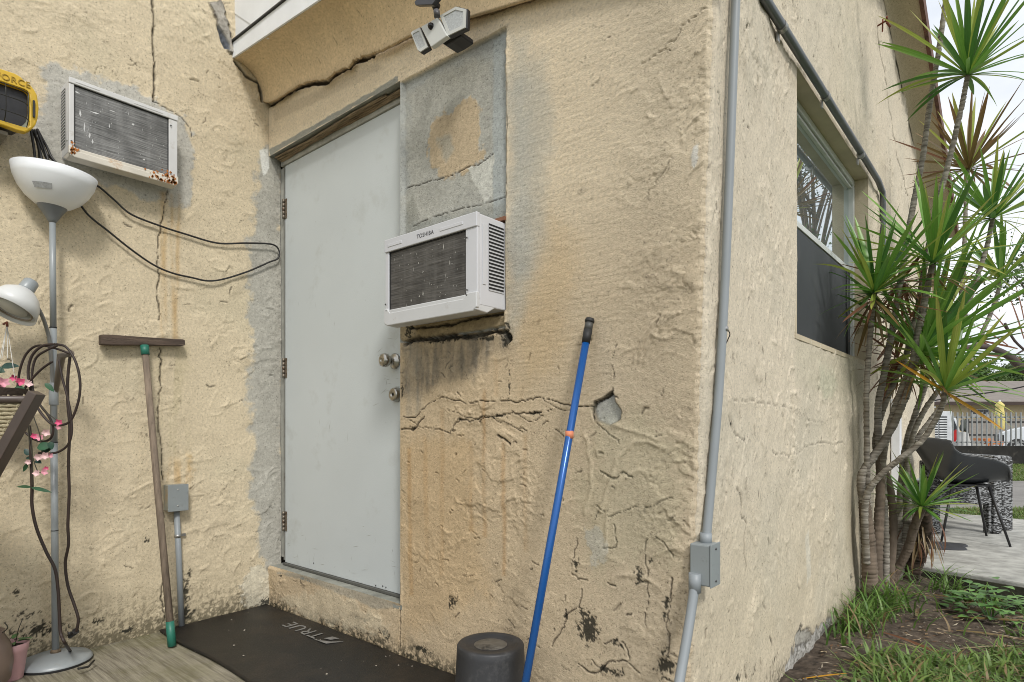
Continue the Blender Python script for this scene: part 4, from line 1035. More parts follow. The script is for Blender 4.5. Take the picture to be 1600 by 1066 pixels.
MB().box((-1.36, 1.545, 1.612), (.05, .03, .012)).build("wood_shim", mat("reddish_wood", (.20, .09, .05), .8, var=.3), None, label="reddish wooden shim wedged above the rear of the white air conditioner", category="wood shim")
rs = MB()      # rust flakes and runs on the old unit's lower edge
for k in range(90):
    u = (1.055 - abs(random.gauss(0, .05))) if k < 72 else (.674 + abs(random.gauss(0, .015)))
    if not .672 < u < 1.062: continue
    z = random.uniform(1.960, 1.990 + .02 * (random.random() < .3)); r = random.uniform(.002, .006)
    rs.add([(-2.8125, u - r, z), (-2.8125, u, z - r), (-2.8125, u + r, z + r * .3), (-2.8125, u, z + r * 1.3)], [(0, 1, 2, 3)])
acA = [o_ for o_ in C.objects if o_.name.startswith("window_air_conditioner") and 'rusty' in o_['label']][0]
rs.build("rust_flake", mat("rust_orange", (.36, .13, .03), .9, var=.5, vscale=60, bump=.5), acA, kind='stuff')

# ---- grey conduit with junction box at the corner
pvc = mat("grey_pvc", (.25, .275, .29), .45, var=.06, vscale=5, dirt=((.34, .33, .30), 8, .62, .85))
cbox = mat("grey_pvc_box", (.24, .265, .27), .4, var=.05, vscale=8, dirt=((.16, .16, .15), 20, .6, .75))
xc = XC + .022
def onCx(px, py, dx=.022):
    p = onX(px, py, XC + dx); 
    return p
cpath = [onCx(1129, -60), onCx(1128, 120), onCx(1127, 300), onCx(1125, 480), onCx(1121, 620), onCx(1115, 740), onCx(1109, 850)]
cpath = [Vector((p.x + lean(p.z) * math.exp(-((p.y - YB) / .42) ** 2), p.y, p.z)) for p in cpath]
p0 = cpath[-1]
con = thing("electrical_conduit", (p0.x, p0.y, 0), "grey plastic conduit with junction box running down the building corner", "conduit")
MB().tube(spline(cpath, 5), .0118, 14).build("pipe", pvc, con)
lowp = [onCx(1093, 915, .012), onCx(1088, 960, .014), onCx(1080, 1020, .018), onCx(1072, 1075, .022), onCx(1064, 1140, .03)]
zz0 = lowp[0]
lowp = [Vector((p.x + lean(p.z) * .9, p.y - .0, p.z)) for p in lowp] 
lowp.append(Vector((lowp[-1].x, lowp[-1].y - .02, -.02)))
MB().tube(spline(lowp, 5), .0125, 14).tube([lowp[0] + Vector((0, 0, .03)), lowp[0] - Vector((0, 0, .02))], .016, 14).build("pipe", pvc, con)
zb1 = p0.z + .003; zb0 = lowp[0].z - .002; yb = (p0.y + lowp[0].y) / 2 + .012; xb = (p0.x + lowp[0].x) / 2
MB().box((xb + .005, yb, (zb0 + zb1) / 2), (.055, .058, zb1 - zb0)).build("junction_box", cbox, con, bevel=.004)
MB().box((xb + .0345, yb, (zb0 + zb1) / 2), (.004, .062, zb1 - zb0 + .004)).build("box_cover", cbox, con, bevel=.001)
for dz in (-.042, .042): MB().lathe([(0, .002), (.003, .002), (.0035, 0)], (xb + .0366, yb, (zb0 + zb1) / 2 + dz), Matrix.Rotation(math.radians(90), 4, 'Y'), 10).build("screw", screw_m, con)
MB().tube([p0 + Vector((0, 0, .028)), p0 - Vector((0, 0, .002))], .0155, 14).build("coupling", pvc, con)
ps = onCx(1125, 515); ps.x += lean(ps.z)
st_ = MB().tube([ps + Vector((0, 0, .006)), ps - Vector((0, 0, .006))], .0135, 14).box(ps + Vector((-.010, .018, 0)), (.006, .03, .012))
st_.build("strap", mat("galvanised", (.35, .35, .34), .4, metal=.8, var=.2), con)
wl = spline([ps + Vector((.012, .002, -.003)), ps + Vector((.010, .022, -.012)), ps + Vector((0, .036, -.022)), ps + Vector((-.004, .030, -.036)), ps + Vector((.002, .014, -.030))], 6)
MB().tube(wl, .0014, 5).build("tie_wire", black, con)

# ---- diagonal conduit above the side window
dp = [onX(1165, -50, XC + .03), onX(1196, 0, XC + .03), onX(1285, 142, XC + .03), onX(1345, 238, XC + .03), onX(1372, 282, XC + .028), onX(1379, 300, XC + .026), onX(1380, 330, XC + .024), onX(1379, 400, XC + .02)]
sc2 = thing("service_conduit", dp[2], "dark grey metal conduit running above the side window and bending down past it", "conduit")
dpp = []
for a, b_ in zip(dp[:-1], dp[1:]):
    for k in range(4): dpp.append(a.lerp(b_, k / 4))
dpp.append(dp[-1])
MB().tube(dpp, .0155, 12).build("pipe", mat("dark_grey_metal_pipe", (.13, .14, .15), .35, metal=.5, var=.15, vscale=6, dirt=((.3, .28, .25), 12, .62, .8)), sc2)
for (a, b_) in ((1222, 42), (1345, 242), (1290, 150)):
    c_ = onX(a, b_, XC + .03); cl = MB().tube([c_ + Vector((0, -.012, 0)), c_ + Vector((0, .012, 0))], .018, 12).box(c_ + Vector((-.014, 0, -.03)), (.006, .022, .03)); cl.build("clamp", MATS["galvanised"], sc2)
# thin sheath board beside it
MB().prism([onX(1185, -20, XC + .006), onX(1228, 48, XC + .006), onX(1228, 56, XC + .006), onX(1185, -12, XC + .006)], (.006, 0, 0)).build("backing_strip", paint_c, sc2)

# ---- box with conduit on the left wall
bz0, bz1 = onX(275, 797, XA + .03).z, onX(275, 757, XA + .03).z
yl, yr = onX(262, 780, XA + .05).y, onX(292, 780, XA + .05).y
eb = thing("outlet_box", (XA, (yl + yr) / 2, 0), "small grey outlet box on a short conduit low on the left wall", "outlet box")
MB().box((XA + .026, (yl + yr) / 2, (bz0 + bz1) / 2), (.052, yr - yl, bz1 - bz0)).build("box", mat("outlet_box_grey", (.27, .27, .23), .5, dirt=((.34, .22, .10), 12, .5, .7)), eb, bevel=.003)
MB().box((XA + .054, (yl + yr) / 2 + .002, (bz0 + bz1) / 2 - .001), (.004, yr - yl + .006, bz1 - bz0 + .004)).build("cover", cbox, eb, bevel=.001)
for dz in (-.036, .036): MB().lathe([(0, .002), (.003, .002), (.0035, 0)], (XA + .056, (yl + yr) / 2, (bz0 + bz1) / 2 + dz), Matrix.Rotation(math.radians(90), 4, 'Y'), 10).build("screw", mat("bright_screw", (.6, .6, .58), .3, metal=1), eb)
q0, q1 = onX(276, 797, XA + .02), onX(284, 972, XA + .02)
MB().tube([q0, q0.lerp(q1, .5), Vector((q1.x, q1.y, .0))], .0125, 12).build("pipe", pvc, eb)
c_ = q0.lerp(q1, .23); MB().tube([c_ + Vector((0, 0, .007)), c_ - Vector((0, 0, .007))], .0145, 12).box(c_ + Vector((-.012, .02, 0)), (.005, .035, .012)).build("strap", MATS["galvanised"], eb)

# ---- wires from the corner of the door to the work light
cab = mat("black_cable", (.018, .017, .016), .45, var=.2)
def wire(name, pts, r, label, cat, plane=XA + .02, closed=False, group=None, m=None, parent=None, n_=8):
    P = [onX(a, b_, plane + (c_[0] if c_ else 0)) for a, b_, *c_ in pts]
    return MB().tube(spline(P, n_), r, 8).build(name, m or cab, parent, label=label, category=cat, group=group)
wire("cable", [(52, 205, .05), (70, 238, .05), (110, 270, .02), (150, 289), (178, 312), (205, 335), (250, 353), (290, 366), (340, 380), (385, 380), (425, 382), (436, 392), (434, 404), (420, 410), (388, 424), (350, 436), (325, 439), (300, 434), (270, 427), (240, 414), (205, 390), (170, 362), (140, 338), (122, 316), (105, 300, .03), (80, 262, .06), (58, 215, .06)], .0042,
     "long black cable looping along the left wall to the door corner", "cable")
for k, pp in enumerate(([(48, 203), (52, 225), (55, 250), (57, 280)], [(54, 203), (60, 228), (66, 252), (72, 280)], [(58, 204), (66, 225), (75, 250), (80, 282)], [(50, 203), (58, 222), (62, 246), (60, 275)], [(58, 202), (72, 228), (82, 248), (100, 266)])):
    if k == 0: leads = thing('lead_bunch', atd(57, 280, 2.3), 'bunch of short black leads hanging below the yellow work light', 'cable')
    MB().tube(spline([atd(a, b_, 2.28 + .01 * k) for a, b_ in pp], 6), .0048, 7).build("lead", cab, leads)

# ---- wire bit on rusty bracket high on the side wall
hk = onX(1370, 42, XC + .0)
h_ = MB().tube([hk + Vector((-.01, 0, 0)), hk + Vector((.05, -.01, .01)), hk + Vector((.055, -.03, .02))], .005, 7).tube([hk + Vector((.03, -.0, .03)), hk + Vector((.028, 0, -.04))], .004, 7).tube([hk + Vector((.05, -.01, 0)), hk + Vector((.06, .04, -.005))], .006, 7)
h_.build("rusty_hook", mat("rust_metal", (.16, .05, .03), .9, var=.5, vscale=80), None, label="small rusty iron hook sticking out high on the side wall near the roof edge", category="hook")

# ---- white downpipe behind the trunks
pz = onX(1387, 830, XC + .03)
MB().box((XC + .03, 4.50, .60), (.05, .06, .93)).box((XC + .03, 4.50, 1.07), (.056, .066, .03)).build("downpipe", mat("white_plastic", (.72, .74, .78), .5), None, label="short white rectangular downpipe on the side wall behind the dracaena trunks", category="downpipe", bevel=.004)

# ================================================================== SECURITY LIGHT
yl_ = 1.40
def sp(px, py, y=yl_): return onY(px, py, y)
sec = thing("security_light", sp(690, 60, YB - .01), "white and black twin-head solar security light mounted above the grey panel beside the door", "security light")
lens_m = mat("frosted_led_lens", (.42, .44, .44), .35, var=.25, vscale=260, spec=.6)
shellw = mat("off_white_plastic", (.55, .56, .53), .4, var=.04)
blackp = mat("black_plastic", (.016, .016, .018), .4, var=.1)
def head(poly, nm):
    P = [sp(a, b_) for a, b_ in poly]; c_ = sum(P, Vector()) / len(P)
    back = [c_ + (p - c_) * 1.04 for p in P]
    hb_ = MB().prism([p + Vector((0, .004, 0)) for p in back], (0, .015, 0)).build(nm, blackp, sec, bevel=.003)
    MB().ring([c_ + (p - c_) * .95 for p in P], [c_ + (p - c_) * .72 for p in P], (0, .006, 0)).build("bezel", shellw, hb_)
    MB().prism([c_ + (p - c_) * .71 + Vector((0, .002, 0)) for p in P], (0, .005, 0)).build("lens", lens_m, hb_)
    return hb_
head([(641.5, 51), (644, 48), (655.5, 42), (669, 74), (656.5, 82), (652, 78)], "lamp_head")
head([(686, 24), (712, 9.5), (728.5, 13.5), (727.5, 43.5), (699, 57)], "lamp_head")
P = [sp(a, b_, yl_ - .006) for a, b_ in ((657, 42), (683, 27), (699, 56), (673, 74))]
MB().prism(P, (0, .018, 0)).build("sensor_body", shellw, sec, bevel=.003)
MB().lathe([(.0, .013), (.006, .0115), (.010, .007), (.0115, 0)], sp(674, 41.5, yl_ - .006), Matrix.Rotation(math.radians(90), 4, 'X'), 18).build("sensor_dome", mat("black_glass", (.01, .01, .012), .08), sec)
P = [sp(a, b_, 1.43) for a, b_ in ((688, 66), (699, 58), (720, 48), (721, 56), (706, 66), (696, 71))]
MB().prism(P, (0, .06, 0)).build("mounting_base", blackp, sec, bevel=.004)
MB().tube([sp(683, 26, 1.42), sp(682, 17, 1.42)], .011, 12).build("stem", mat("grey_stem", (.12, .12, .13), .4), sec)
MB().lathe([(.0, -.016), (.010, -.013), (.016, 0), (.010, .013), (0, .016)], sp(681, 9, 1.42), None, 16).build("ball_joint", blackp, sec)
pc = sp(672, -2, 1.40)
MB().prism([sp(647, 3, 1.36), sp(649, 8.5, 1.36), sp(675, 7.5, 1.36), sp(690, -12, 1.36), sp(672, -22, 1.36)], (0, .02, .004)).build("solar_panel", mat("solar_black", (.03, .03, .035), .3), sec, bevel=.002)

# ================================================================== WORK LIGHT (left edge)
XL = XA + .16
def wl_(px, py, x=XL): return onX(px, py, x)
wt = thing("work_light", wl_(0, 160, XA + .08), "yellow halogen work light with a wire guard at the left edge", "work light")
yel = mat("yellow_plastic", (.62, .40, .025), .42, var=.08, vscale=12, bump=.15, bscale=200, dirt=((.30, .22, .08), 18, .62, .8))
half = [(0, 107), (30, 117), (36, 124.5), (51, 135), (58, 148), (61, 168), (59, 186), (55, 197), (48, 203), (37.5, 207.5), (0, 193.5)]
outl = [(lambda p: (p.y, p.z))(wl_(a, b_)) for a, b_ in half]
yc = outl[0][0] - .075
full = outl + [(2 * yc - y, z - .0) for y, z in outl[::-1][:0]]
full = outl + [(2 * yc - y, z) for y, z in reversed(outl)]
inn = [(0, 129), (46, 142), (48, 150), (46, 194), (43, 200), (0, 186)]
inn_ = [(lambda p: (p.y, p.z))(wl_(a, b_)) for a, b_ in inn]
# ring housing: resample both outlines by angle
cy_, cz_ = yc, sum(z for _, z in outl) / len(outl)
def radial(poly, ang):
    best = .05
    for i in range(len(poly)):
        (x1, y1), (x2, y2) = poly[i], poly[(i + 1) % len(poly)]
        dx, dy = math.cos(ang), math.sin(ang); ex, ey = x2 - x1, y2 - y1; den = dx * ey - dy * ex
        if abs(den) < 1e-9: continue
        t = ((x1 - cy_) * ey - (y1 - cz_) * ex) / den; u = ((x1 - cy_) * dy - (y1 - cz_) * dx) / den
        if t > 0 and -1e-6 <= u <= 1 + 1e-6: best = t
    return best
hw = abs(inn_[1][0] - cy_)
zt0, zb0_ = [z for _, z in inn_][0], [z for _, z in inn_][-1]
inner_full = [(cy_ + hw, inn_[1][1] ), (cy_ + hw, inn_[4][1]), (cy_ - hw, inn_[4][1]), (cy_ - hw, inn_[1][1])]
N_ = 72; O_, I_ = [], []
for k in range(N_):
    a = 2 * math.pi * k / N_
    ro, ri = radial(full, a), radial(inner_full, a)
    O_.append(Vector((XL - .03, cy_ + ro * math.cos(a), cz_ + ro * math.sin(a)))); I_.append(Vector((XL - .03, cy_ + ri * math.cos(a), cz_ + ri * math.sin(a))))
MB().ring(O_, I_, (.03, 0, 0)).build("housing", yel, wt, bevel=.005)
MB().prism([Vector((XA + .05, cy_ + (p.y - cy_) * .86, cz_ + (p.z - cz_) * .86)) for p in O_], (.085, 0, 0)).build("lamp_back", blackp, wt)
glm = mat("dusty_lamp_glass", (.20, .23, .20), .25, var=.5, vscale=25, spec=.8, dirt=((.22, .24, .20), 18, .45, .8))
MB().prism(I_, (.004, 0, 0)).build("lamp_glass", glm, wt)
chrome = mat("dark_wire", (.05, .05, .045), .35, metal=.8)
z_t, z_b = inner_full[0][1], inner_full[1][1]
for fy in (.95, .55, .10, -.35, -.8):
    y = cy_ + hw * fy
    MB().tube(spline([(XL - .005, y, z_t), (XL + .022, y, z_t - .02), (XL + .028, y, (z_t + z_b) / 2), (XL + .022, y, z_b + .02), (XL - .005, y, z_b)], 5), .0016, 6).build("guard_wire", chrome, wt)
for fz_ in (.12, .42, .80):
    z = z_t + (z_b - z_t) * fz_
    MB().tube(spline([(XL - .005, cy_ - hw, z), (XL + .026, cy_ - hw * .8, z), (XL + .028, cy_, z), (XL + .026, cy_ + hw * .8, z), (XL - .005, cy_ + hw, z)], 5), .0016, 6).build("guard_wire", chrome, wt)
MB().box((XL + .004, cy_ + hw + .012, cz_ - .01), (.008, .006, .06)).build("guard_clip", blackp, wt)
ec = wl_(18, 124.5, XL + .0005)
lettering("WORKFORCE", .030, .003, Matrix.Translation(Vector((XL, ec.y - .045, ec.z - .0))) @ Matrix((Vector((0, 1, 0)), Vector((0, 0, 1)), Vector((1, 0, 0)))).transposed().to_4x4(), mat('yellow_shadow_letters', (.40, .25, .012), .5), wt)
bp_ = wl_(-2, 203, XA + .10)
MB().box((XA + .07, bp_.y - .06, bp_.z - .018), (.13, .16, .014)).box((XA + .015, bp_.y - .06, bp_.z - .05), (.02, .10, .07)).build("wall_bracket", mat("grimy_bracket", (.22, .20, .16), .7, dirt=((.08, .07, .05), 12, .5, .7)), wt, bevel=.002)

# ================================================================== FLOOR LAMP
bc = onZ(87, 1036, 0)
grey_lamp = mat("grey_lamp_enamel", (.27, .295, .305), .35, var=.08, vscale=6, spec=.6, dirt=((.24, .22, .17), 14, .62, .85))
lamp = thing("floor_lamp", bc, "grey floor lamp with white glass bowl and a white side reading lamp", "floor lamp")
MB().lathe([(0, 0), (.112, 0), (.119, .006), (.119, .012), (.110, .022), (.070, .034), (.030, .040), (.013, .043), (0, .043)], bc, None, 48).build("base", grey_lamp, lamp)
MB().lathe([(.1185, -.001), (.1205, .003), (.1195, .009)], bc, None, 48).build("base_trim", blackp, lamp)
tp = atd(82, 347, 2.325)
pts_ = [bc + Vector((0, 0, .04)), bc.lerp(tp, .5), tp]
zp = lambda t: bc.lerp(tp, t)
MB().tube([zp(.02), zp(.3), zp(.5)], .0122, 16).tube([zp(.5), zp(.76)], .0116, 16).tube([zp(.76), zp(1)], .0108, 16).build("pole", grey_lamp, lamp)
for t in (.30, .5, .76): MB().tube([zp(t), zp(t + .002)], .0128, 16).build("pole_joint", blackp, lamp)
MB().lathe([(.015, -.002), (.018, .0), (.016, .008), (.012, .012)], bc + Vector((0, 0, .042)), None, 20).build("collar", mat("corroded_collar", (.16, .12, .08), .7, metal=.3, var=.5, vscale=60), lamp)
MB().lathe([(.0, 0), (.010, 0), (.017, .012), (.030, .035), (.046, .058), (.050, .070), (0, .070)], tp - Vector((0, 0, .005)), None, 28).build("socket_cup", mat("grey_cup", (.16, .17, .175), .4), lamp)
glassw = mat("white_bowl", (.76, .78, .80), .3, var=.03, spec=.6)
zb_ = tp.z + .052
R_ = .137
prof = [(.030, 0), (.058, .010), (.088, .034), (.112, .066), (.128, .100), (.137, .138), (.1345, .138), (.125, .100), (.108, .066), (.085, .037), (.055, .014), (.0, .006)]
MB().lathe(prof, (tp.x, tp.y, zb_), Matrix.Rotation(math.radians(4), 4, FW), 48).build("bowl_shade", glassw, lamp)
# paper label glued on the bowl
MB().lathe([(0, 0)], (0, 0, 0)) if False else None
lab = MB(); nn_ = 6; a0 = math.atan2(-tp.y, -tp.x)
for k in range(nn_):
    vs_ = []
    for a, rr, hh in ((a0 - .55 + .09 * k, .098, .040), (a0 - .55 + .09 * (k + 1), .098, .040), (a0 - .55 + .09 * (k + 1), .111, .058), (a0 - .55 + .09 * k, .111, .058)):
        vs_.append(Vector((tp.x + (rr + .003) * math.cos(a), tp.y + (rr + .003) * math.sin(a), zb_ + hh + .002)))
    lab.add(vs_, [(0, 1, 2, 3)])
lab.build("paper_label", mat("old_label", (.40, .41, .42), .7, var=.2, vscale=150), lamp)
# side reading lamp
jp = zp(.615)
c0 = atd(41, 452, 2.20); c1_ = atd(5, 500, 2.13); ax = (c1_ - c0).normalized(); Mq = ax.to_track_quat('Z', 'Y').to_matrix().to_4x4()
off_white = mat("lamp_shade_white", (.60, .61, .60), .35, var=.04)
sh_ = MB().lathe([(.020, .012), (.034, .018), (.058, .040), (.074, .072), (.082, .112), (.080, .112), (.070, .074), (.050, .045), (.0, .03)], c0 - ax * .008, Mq, 40).build("shade", off_white, lamp)
MB().lathe([(0, .085), (.048, .085), (.050, .095), (.046, .100), (0, .101)], c0 - ax * .008, Mq, 32).build("diffuser", mat("diffuser_grey", (.48, .50, .49), .4), lamp)
MB().lathe([(.062, .098), (.066, .1), (.066, .104), (.062, .104)], c0 - ax * .008, Mq, 32).build("shade_ring", mat("tan_ring", (.30, .25, .19), .6), lamp)
MB().lathe([(0, -.030), (.020, -.030), (.024, -.025), (.026, .010), (.024, .016), (.0, .016)], c0 - ax * .008, Mq, 28).build("switch_cap", grey_lamp, lamp)
MB().tube(spline([c0 + ax * .005 + Vector((.01, .01, -.01)), atd(56, 476, 2.22), atd(66, 494, 2.25), atd(74, 518, 2.28), atd(78, 540, 2.295), jp], 6), .0065, 10).build("gooseneck", mat("gooseneck_grey", (.22, .22, .21), .5, metal=.3), lamp)
MB().tube([jp - Vector((0, 0, .05)), jp + Vector((0, 0, .035))], .0158, 16).build("joint_sleeve", grey_lamp, lamp, bevel=.001)
MB().tube([jp + RT * .008, atd(96, 556, 2.27), atd(112, 552, 2.26)], [.008, .014, .012], 10).build("inline_switch", mat("brown_grey_plug", (.20, .17, .14), .6), lamp)

# cords wound on the lamp
def cord(pts, r, lab_, d=2.24, n_=7, m=None):
    P = [atd(p[0], p[1], p[2] if len(p) > 2 else d) for p in pts]
    if lab_ is G_: return MB().tube(spline(P, n_), r, 7).build("cord_loop", MATS["brown_cord"], coil_t)
    return MB().tube(spline(P, n_), r, 7).build("power_cord", MATS["brown_cord"], None, label=lab_, category="cord")
mat("brown_cord", (.030, .018, .014), .5, var=.3)
G_ = "x"
coil_t = thing("wound_cord", atd(88, 545, 2.2), "dark brown cord wound in loose loops round the pole of the floor lamp", "cord")
cord([(110, 553), (88, 545), (60, 540), (42, 552), (32, 575), (28, 600), (27, 615)], .0042, G_)
cord([(86, 538), (66, 541), (50, 556), (44, 580), (47, 605), (54, 625), (58, 640)], .0048, G_, 2.22)
cord([(90, 540), (72, 548), (56, 560), (50, 585), (52, 612), (62, 632), (76, 650), (83, 668), (80, 684), (68, 690), (52, 686), (40, 676)], .0042, G_, 2.21)
cord([(82, 565), (66, 576), (50, 592), (38, 608)], .0042, G_, 2.2)
cord([(88, 538, 2.2), (104, 543, 2.2), (118, 565, 2.2), (125, 595, 2.2), (123, 625, 2.2), (112, 655, 2.2), (98, 664, 2.2), (80, 662, 2.2), (66, 648, 2.2), (58, 636, 2.2)], .0044, G_)
cord([(92, 562), (97, 590), (104, 615), (110, 645), (112, 675), (106, 695), (92, 706), (76, 709), (60, 708)], .0042, G_, 2.2)
cord([(110, 552), (106, 590), (106, 630), (109, 670), (107, 720), (108, 770), (106, 820), (107, 850), (102, 880), (106, 915), (116, 945), (122, 965), (121, 980), (118, 988)], .0052, "long dark brown cord hanging straight down the left wall to a plug near the floor", 2.27)
pe = atd(113, 990, 2.27); MB().tube([atd(119, 986, 2.27), atd(109, 995, 2.28)], [.012, .008], 8).tube([atd(112, 989, 2.26), atd(106, 990, 2.25)], .005, 6).build("plug", cab, None, label="black mains plug hanging at the foot of the left wall, right of the lamp base", category="plug")
cord([(46, 665), (48, 700), (50, 760), (50, 790), (57, 825), (72, 862), (86, 890), (91, 925), (93, 965), (95, 990), (102, 1006), (110, 1018, 2.36)], .0054, "dark brown cord crossing behind the lamp pole down to the round lamp base", 2.2)
MB().tube([atd(122, 1045, 2.20), atd(138, 1042, 2.24), atd(147, 1032, 2.28)], .004, 6).build("lamp_cord_end", cab, None, label="short end of black cord lying over the rim of the grey lamp base", category="cord")

# ================================================================== BROWN CHAIR AT THE LEFT EDGE
brm = mat("brown_powder_coat", (.075, .055, .045), .4, var=.2, vscale=12, dirt=((.16, .14, .12), 12, .6, .8))
T_ = atd(58, 617, 1.75); B_ = atd(-250, 1178, 1.70); side_v = -RT * .50 + FW * .05
chair = thing("garden_chair", Vector((B_.x, B_.y, 0)), "brown metal folding garden chair with beige woven back at the left edge", "chair")
def bar(a, b_, w1, w2, nm, m_):
    a, b_ = Vector(a), Vector(b_); d_ = (b_ - a); L = d_.length; q_ = d_.to_track_quat('Z', 'X').to_matrix()
    return MB().box((a + b_) / 2, (w1, w2, L), q_).build(nm, m_, chair, bevel=.002)
B_.z = .01
bar(T_ + Vector((0, 0, .006)), B_, .026, .042, "side_rail", brm)
T2, B2 = T_ + side_v, B_ + side_v
bar(T2, B2, .026, .042, "side_rail", brm)
MB().tube([atd(42, 624, 1.745), atd(42, 624, 1.745) + side_v * .93], .0105, 12).build("cross_tube", brm, chair)
t4 = T_.lerp(B_, .62); MB().tube([t4, t4 + side_v], .0105, 12).build("cross_tube", brm, chair)
rope = mat("beige_rope", (.36, .31, .20), .9, var=.3, vscale=200, bump=.8, bscale=300)
nd = (B_ - T_).normalized(); nrm = nd.cross(side_v).normalized()
for k in range(40):
    a = T_.lerp(B_, .008 + .0118 * k) + side_v * .06; b_ = a + side_v * .88
    ps = [a.lerp(b_, i / 26) + nrm * (.0035 * (1 if (i + k) % 2 else -1)) for i in range(27)]
    MB().tube(ps, .0058, 6).build("woven_band", rope, chair)
for k in range(9):
    s0 = side_v * (.08 + .1 * k); MB().tube([T_ + s0 - nd * .0, T_.lerp(B_, .48) + s0], .003, 6).build("warp_cord", rope, chair)
h0 = T_.lerp(B_, .48); l1 = h0 - RT * .0 + FW * -.10; 
for s_ in (Vector((0, 0, 0)), side_v):
    bar(h0 + s_, Vector((h0.x, h0.y, 0)) + s_ - RT * .28 - FW * .18 + Vector((0, 0, .012)), .024, .034, "leg", brm)

# ================================================================== HANGING ARTIFICIAL FLOWERS
def leafshape(base, d_, nrm_, L, W, fold=.25, droop=.15, n_=6):
    d_ = Vector(d_).normalized(); nrm_ = Vector(nrm_); s_ = d_.cross(nrm_).normalized(); nrm_ = s_.cross(d_).normalized()
    V_, F_ = [], []
    for k in range(n_ + 1):
        t = k / n_; w_ = W * math.sin(math.pi * min(1, t * .92 + .06)) ** .8 * (1 - .3 * t) if 0 < k < n_ else W * .04
        c_ = Vector(base) + d_ * L * t - nrm_ * (droop * L * t * t)
        V_ += [c_ - s_ * w_ + nrm_ * fold * w_, c_, c_ + s_ * w_ + nrm_ * fold * w_]
    for k in range(n_):
        a = 3 * k; F_ += [(a, a + 1, a + 4, a + 3), (a + 1, a + 2, a + 5, a + 4)]
    return V_, F_
fb = thing("hanging_flowers", atd(20, 600, 2.18), "artificial pink flowers with trailing stems hanging from white cords on the left wall", "artificial flowers")
whc = mat("white_cord", (.65, .65, .62), .7)
hkp = atd(11, 508, 2.22)
for a, b_ in ((-6, 590), (23, 590), (3, 560), (12, 560)):
    MB().tube([hkp, atd((11 + a) / 2, (508 + b_) / 2, 2.2), atd(a, b_, 2.16)], .0012, 5).build("cord", whc, fb)
MB().tube([hkp + Vector((-.06, 0, .01)), hkp + Vector((.0, 0, .01)), hkp + Vector((.004, 0, -.006))], .004, 7).build("hook", MATS["rust_metal"], fb)
dgreen = [mat("silk_leaf_%s" % a, c_, .5, var=.25, vscale=30) for a, c_ in (("dark", (.012, .055, .030)), ("mid", (.02, .085, .035)), ("bluish", (.014, .05, .04)))]
pinks = [mat("pink_petal_%s" % a, c_, .6, var=.35, vscale=40) for a, c_ in (("deep", (.62, .09, .20)), ("soft", (.66, .30, .36)), ("pale", (.70, .48, .48)))]
MB().lathe([(0, 0), (.07, .005), (.10, .05), (.105, .075)], atd(-14, 640, 2.14), None, 20).build("basket", mat("dark_basket", (.05, .035, .025), .8, bump=1, bscale=90), fb)
toc = (Vector((0, 0, CAMZ)) - atd(30, 650, 2.2)).normalized()
for (a, b_, dx, dz, L, W) in ((8, 582, -.8, .3, .07, .018), (2, 573, 1, .1, .06, .016), (20, 608, 1, -.1, .05, .02), (8, 612, -1, -.2, .05, .02), (70, 599, .7, -.7, .04, .011), (58, 700, 1, .25, .05, .019), (66, 706, .9, .5, .035, .015), (52, 716, -.9, .1, .04, .010), (44, 724, -.6, -.7, .045, .008), (50, 762, -1, .1, .085, .0075), (49, 762, 1, -.15, .075, .0085), (46, 712, -.4, .8, .03, .012), (78, 690, .3, -.9, .03, .012), (55, 720, .9, -.2, .03, .010)):
    V_, F_ = leafshape(atd(a, b_, 2.19 + random.uniform(-.02, .02)), RT * dx + Vector((0, 0, dz)) + FW * random.uniform(-.3, .3), toc + Vector((0, 0, .5)), L, W)
    MB().add(V_, F_, True).build("leaf", random.choice(dgreen), fb)
def flower(p, r, mt, axis):
    axis = Vector(axis).normalized(); u = axis.orthogonal().normalized(); v = axis.cross(u); mb = MB()
    for k in range(5):
        a = 2 * math.pi * k / 5 + random.uniform(-.2, .2); d_ = u * math.cos(a) + v * math.sin(a) + axis * .35
        V_, F_ = leafshape(p, d_, axis, r, r * .42, .3, -.15, 4); mb.add(V_, F_, True)
    return mb.build("flower", mt, fb)
for (a, b_, r, m_) in ((4, 598, .028, 1), (33, 597, .022, 0), (43, 600, .022, 2), (0, 607, .02, 1), (22, 590, .018, 0), (92, 660, .017, 0), (90, 668, .014, 1), (72, 676, .02, 2), (62, 684, .02, 1), (52, 682, .016, 0), (60, 714, .020, 2), (70, 712, .020, 2), (78, 712, .014, 1), (68, 738, .018, 1), (72, 732, .012, 0), (58, 740, .018, 2), (44, 722, .014, 2)):
    flower(atd(a, b_, 2.18 + random.uniform(-.02, .02)), r * .82, pinks[m_], toc + Vector((random.uniform(-.5, .5), random.uniform(-.5, .5), random.uniform(-.4, .4))))
stm = mat("silk_stem", (.05, .045, .03), .7)
for pp in ([(40, 615), (52, 650), (62, 680), (66, 712)], [(30, 615), (44, 660), (50, 700), (50, 765)], [(45, 612), (68, 640), (86, 655), (92, 662)], [(42, 640), (46, 690), (58, 735), (70, 735)]):
    MB().tube(spline([atd(a, b_, 2.19) for a, b_ in pp], 5), .0018, 5).build("stem", stm, fb)

